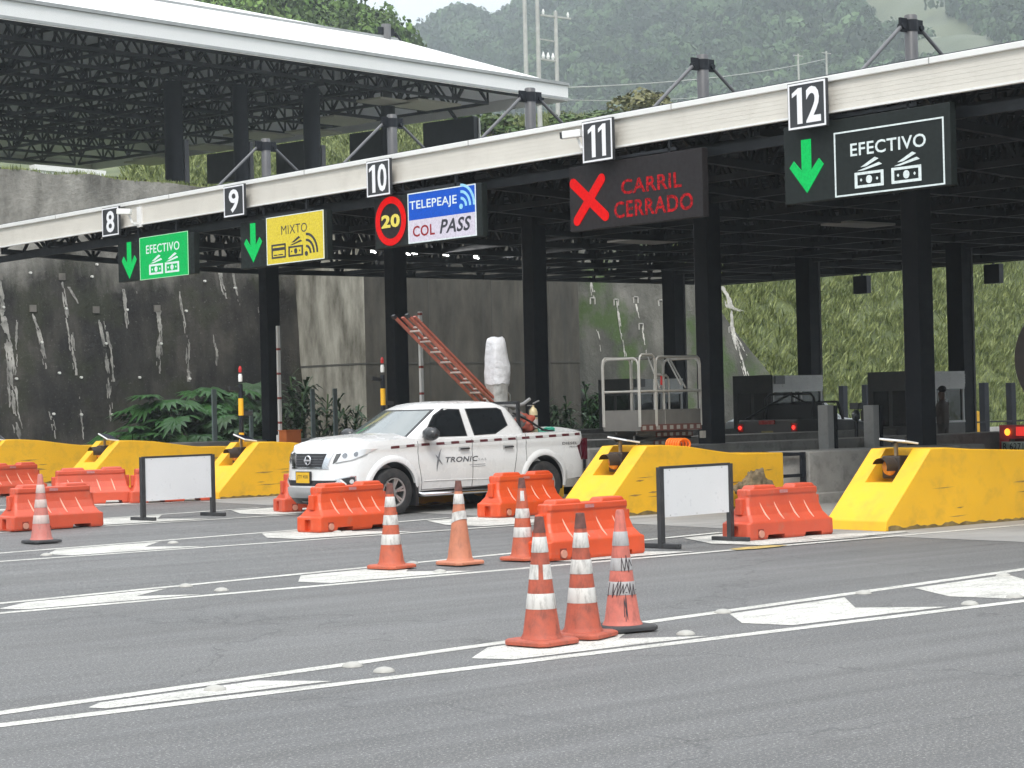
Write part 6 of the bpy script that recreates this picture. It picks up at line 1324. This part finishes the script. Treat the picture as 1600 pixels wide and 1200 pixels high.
MB().box(-.2, .2, -.15, .15, .1, p.z - gz(40)).build('cabinet_body', OB, t, bevel=.01); MB().box(-.22, .22, -.17, .17, p.z-gz(40), p.z-gz(40)+.02).build('lid', OB, t); MB().box(-.18, .18, -.13, .13, 0, .1).build('foot_plate', STEEL, t)
p = un(1337, 628, Y=33.5); t = thing('card_reader', 'black card reader head on a thin pole between the grey bollards', 'card reader', (p.x, 33.5, gz(33))); h = p.z - gz(33)
MB().bar((0, 0, 0), (0, 0, h - .3), .06).build('pole', STEEL, t); lump('reader_head', (0, 0, h - .32), (.09, .11, .14), mat('reader_grey', (.06, .065, .07), rough=.3), 3, n=2, amp=.1, parent=t); MB().box(-.1, .1, -.16, .1, h - .17, h - .02).build('hood', BLACK, t); MB().bar((.3, -.05, .3), (.3, -.05, h - .1), .05).build('side_pole', BLACK, t); MB().box(.22, .36, -.12, .05, h - .45, h - .2).build('side_box', BLACK, t)
# solid dark boxes hanging under the rear edge
for x0, y0, x1, y1, wh in [(1336, 432, 1358, 458, 'between the two rear columns'), (1540, 414, 1565, 442, 'right of the rear columns')]:
    a = un(x0, y0, X=49.2); b = un(x1, y1, X=49.2); t = thing('lane_sign', 'small dark box hanging from the rear canopy edge ' + wh, 'led sign', (49.2, a.y, b.z), 0, 'boxes on the rear canopy edge'); MB().box(-.1, .1, b.y - a.y, 0, 0, a.z - b.z).build('cabinet', STEEL2, t, bevel=.01); MB().bar((0, (b.y-a.y)/2, a.z-b.z), (0, (b.y-a.y)/2, 5.6 - b.z), .05).build('hanger', STEEL2, t)
# low kerb and guard rails far right behind the booths
t = thing('guard_rail', 'low dark railing on the far kerb behind the right booth', 'railing', (45, 45.6, gz(45))); rm = MB(); rm.bar((0, 0, .62), (22, 0, .62), .05); rm.build('rail', STEEL, t)
for x in (0.2, 2.2, 3.2, 5, 8, 12, 16, 20): MB().bar((x, 0, 0), (x, 0, .62), .07).build('post', STEEL, t)
p = un(1530, 667, Y=46.5); t = thing('island_nose', 'small distant yellow block behind the right booth', 'island nose', (p.x - .5, 46.5, gz(46))); MB().prism([(0, 0), (.8, 0), (.6, .95), (.2, 1.0)], lambda u, v, h: (u, h, v), 0, .8).build('block', YEL, t, bevel=.02); MB().box(.5, .7, .3, .5, .97, 1.1).build('lamp', BLACK, t)
kw = MB(); kw.box(50, 140, 55.2, 55.6, -.1, .42); tag(kw.build('kerb_wall', GREYC), 'long low concrete kerb wall along the grass bank', 'kerb wall')
kw = MB(); kw.box(20, 52, 51.6, 52.0, -.1, .5); tag(kw.build('planter_kerb', GREYC, bevel=.02), 'low concrete kerb before the planting under the dark wall', 'kerb')

# ================================================================ PLANTS
def fan_leaf(mb, root, tip, r_, seed, n=13):
    """pleated fan leaf: blades radiate from the end of the stalk"""
    rs = random.Random(seed); root = Vector(root); tip = Vector(tip); out = (tip - root); out.z *= .2; out = out.normalized(); sd = out.cross(Vector((0, 0, 1))).normalized(); dr = rs.uniform(-.75, .1)
    up_ = (out * .85 + Vector((0, 0, dr))).normalized(); nrm = sd.cross(up_).normalized()
    for i in range(n):
        a = R(-125 + 250 * i / (n - 1)) + rs.uniform(-.04, .04); d = up_ * math.cos(a) + sd * math.sin(a); l = r_ * (.8 + .2 * math.cos(a)) * rs.uniform(.9, 1.05); wv = nrm.cross(d).normalized() * l * .13; dp = Vector((0, 0, -l * rs.uniform(.1, .35)))
        m1 = tip + d * l * .55 + dp * .2; e = tip + d * l + dp; mb.add([tip, m1 - wv, m1 + wv * 0 + nrm * l * .03, m1 + wv, e], [(0, 1, 2), (0, 2, 3), (1, 4, 2), (2, 4, 3)])
def palm(x, ytop, Y, wh, n, rl, m, spread=1.0, lab='broad fan-leaved palm'):
    p = un(x, ytop, Y=Y); z0 = gz(Y); H_ = p.z - z0 - .2; rs = random.Random(int(x)); t = thing('fan_palm', lab + ' ' + wh, 'palm', (p.x, Y, z0), 0, 'plants under the retaining wall')
    st = MB(); lf = MB()
    for i in range(n):
        a = rs.uniform(0, 6.28); h = H_ * rs.uniform(.35, 1.0); r_ = spread * rs.uniform(.2, 1.0); root = (rs.uniform(-.15, .15), rs.uniform(-.1, .1), 0); tip = (r_*math.cos(a), r_*math.sin(a)*.8, h)
        st.tube([root, (tip[0]*.35, tip[1]*.35, h*.7), tip], [.022, .018, .012], 5); fan_leaf(lf, (root[0], root[1], h*.8), tip, rl * rs.uniform(.75, 1.1), rs.random())
    st.build('stalk', mat('stalk_green', (.04, .08, .02)), t); lf.build('fronds', m, t, keep=True)
PL = MATS['palm_leaf']; DL = MATS['dark_leaf']
for a in [(205, 655, 54.2, 'lowest at the left end', 14, .75, PL, .9), (235, 612, 54.6, 'second from the left, over the yellow nose', 18, .8, PL, 1.0), (275, 604, 54.0, 'third from the left', 20, .8, PL, 1.1), (318, 596, 54.8, 'in the middle of the bright green clump', 20, .8, PL, 1.0), (350, 590, 53.8, 'left of the striped signal post', 18, .75, PL, .9), (395, 578, 54.6, 'tallest, touching the big black column', 16, .75, DL, 1.0), (300, 640, 53.0, 'low in front of the bright green clump', 16, .7, PL, 1.2), (380, 630, 53.2, 'low beside the striped signal post', 14, .65, DL, .9)]: palm(*a)
def strap_plant(x, ytop, Y, wh, n, l, m):
    p = un(x, ytop, Y=Y); z0 = gz(Y); H_ = p.z - z0; rs = random.Random(int(x) + 5); t = thing('leafy_shrub', 'dark shrub with long drooping leaves ' + wh, 'shrub', (p.x, Y, z0), 0, 'dark shrubs by the buttress'); lf = MB(); st = MB()
    for k in range(5):
        top_ = Vector((rs.uniform(-.5, .5), rs.uniform(-.4, .4), H_ * rs.uniform(.55, .95))); st.tube([(0, 0, 0), tuple(top_ * .5), tuple(top_)], .025, 5)
        for i in range(n):
            a = rs.uniform(0, 6.28); el = rs.uniform(-.3, 1.1); d = Vector((math.cos(a)*math.cos(el), math.sin(a)*math.cos(el), math.sin(el))); c = top_ * rs.uniform(.35, 1.0); s = d.cross(Vector((0, 0, 1))).normalized() * l * .09; q = c + d*l*.55; e = c + d*l + Vector((0, 0, -l*.35)); lf.add([c, q - s, q + s, e], [(0, 1, 2), (1, 3, 2)])
    st.build('stem', mat('stalk_green', (.04, .08, .02)), t); lf.build('foliage', m, t, keep=True)
for a in [(432, 585, 52.4, 'left of the raised barrier arm', 26, .6, DL), (468, 568, 52.3, 'tallest, left edge of the concrete buttress', 30, .65, DL), (505, 598, 52.2, 'in front of the buttress side', 26, .6, DL), (545, 615, 52.2, 'behind the pickup windscreen', 22, .55, DL), (872, 622, 52.3, 'behind the pickup bed, left of the mossy wall', 30, .6, DL), (895, 640, 52.2, 'low behind the pickup tail light', 20, .5, DL), (925, 592, 56.0, 'bright green, left of the scissor lift', 34, .6, PL), (945, 608, 56.0, 'bright green, behind the scissor lift rails', 30, .6, PL)]: strap_plant(*a)
# rounded tree on the upper bank
def leafy(name, x, yc, Y, r_, label, m, squash=1.0, seed=3, nl=900):
    p = un(x, yc, Y=Y); z0 = th(p.x, Y); t = thing(name, label, 'tree', (p.x, Y, z0)); V, F = crown_template(nl, seed, 9, .2); V = V * (r_, r_, r_ * squash) + (0, 0, p.z - z0 - r_*.2)
    ob_ = np_mesh('crown', V, F, m, t); h = max(.6, p.z - z0); tk = MB(); tk.tube([(0, 0, -.3), (.05, 0, h*.5), (0, 0, h)], [.14, .1, .05], 8)
    for a in range(5): tk.tube([(0, 0, h*.6), (r_*.4*math.cos(a*1.26), r_*.4*math.sin(a*1.26), h + r_*.2)], [.06, .02], 6)
    tk.build('trunk', mat('bark', (.09, .07, .05), rough=.9, var=.3), t)
OL = MATS.get('olive') or leaf_mat('olive_leaves', (.08, .085, .03), (.2, .19, .08), .6)
leafy('tree', 1020, 168, 82, 1.5, 'small rounded olive-brown tree on the bank above the fascia', OL, .8, 11)
leafy('tree', 955, 190, 84, 1.6, 'low green bushy tree left of the olive one on the bank', MATS['near_forest_leaves'], .6, 12)
leafy('tree', 905, 195, 86, 1.9, 'spreading green tree on the bank right of the white roof corner', MATS['near_forest_leaves'], .5, 13)
leafy('tree', 770, 205, 90, 2.0, 'green tree below the white roof corner on the bank', MATS['near_forest_leaves'], .6, 14)

# ================================================================ HAZE
hz = MB().box(-1995, 1995, -1995, 1995, -1.03, 700).build('haze', mat('haze_dummy', (1, 1, 1)))
hm = bpy.data.materials.new('haze'); hm.use_nodes = True; hn = hm.node_tree; hn.nodes.clear(); ho = hn.nodes.new('ShaderNodeOutputMaterial'); hv = hn.nodes.new('ShaderNodeVolumePrincipled')
hv.inputs['Color'].default_value = (.83, .92, .97, 1); hv.inputs['Density'].default_value = .00036; hn.links.new(hv.outputs[0], ho.inputs['Volume']); hz.data.materials.clear(); hz.data.materials.append(hm); tag(hz, 'pale blue mountain haze', kind='stuff')
for _m in list(bpy.data.materials):
    if _m.users == 0: bpy.data.materials.remove(_m)
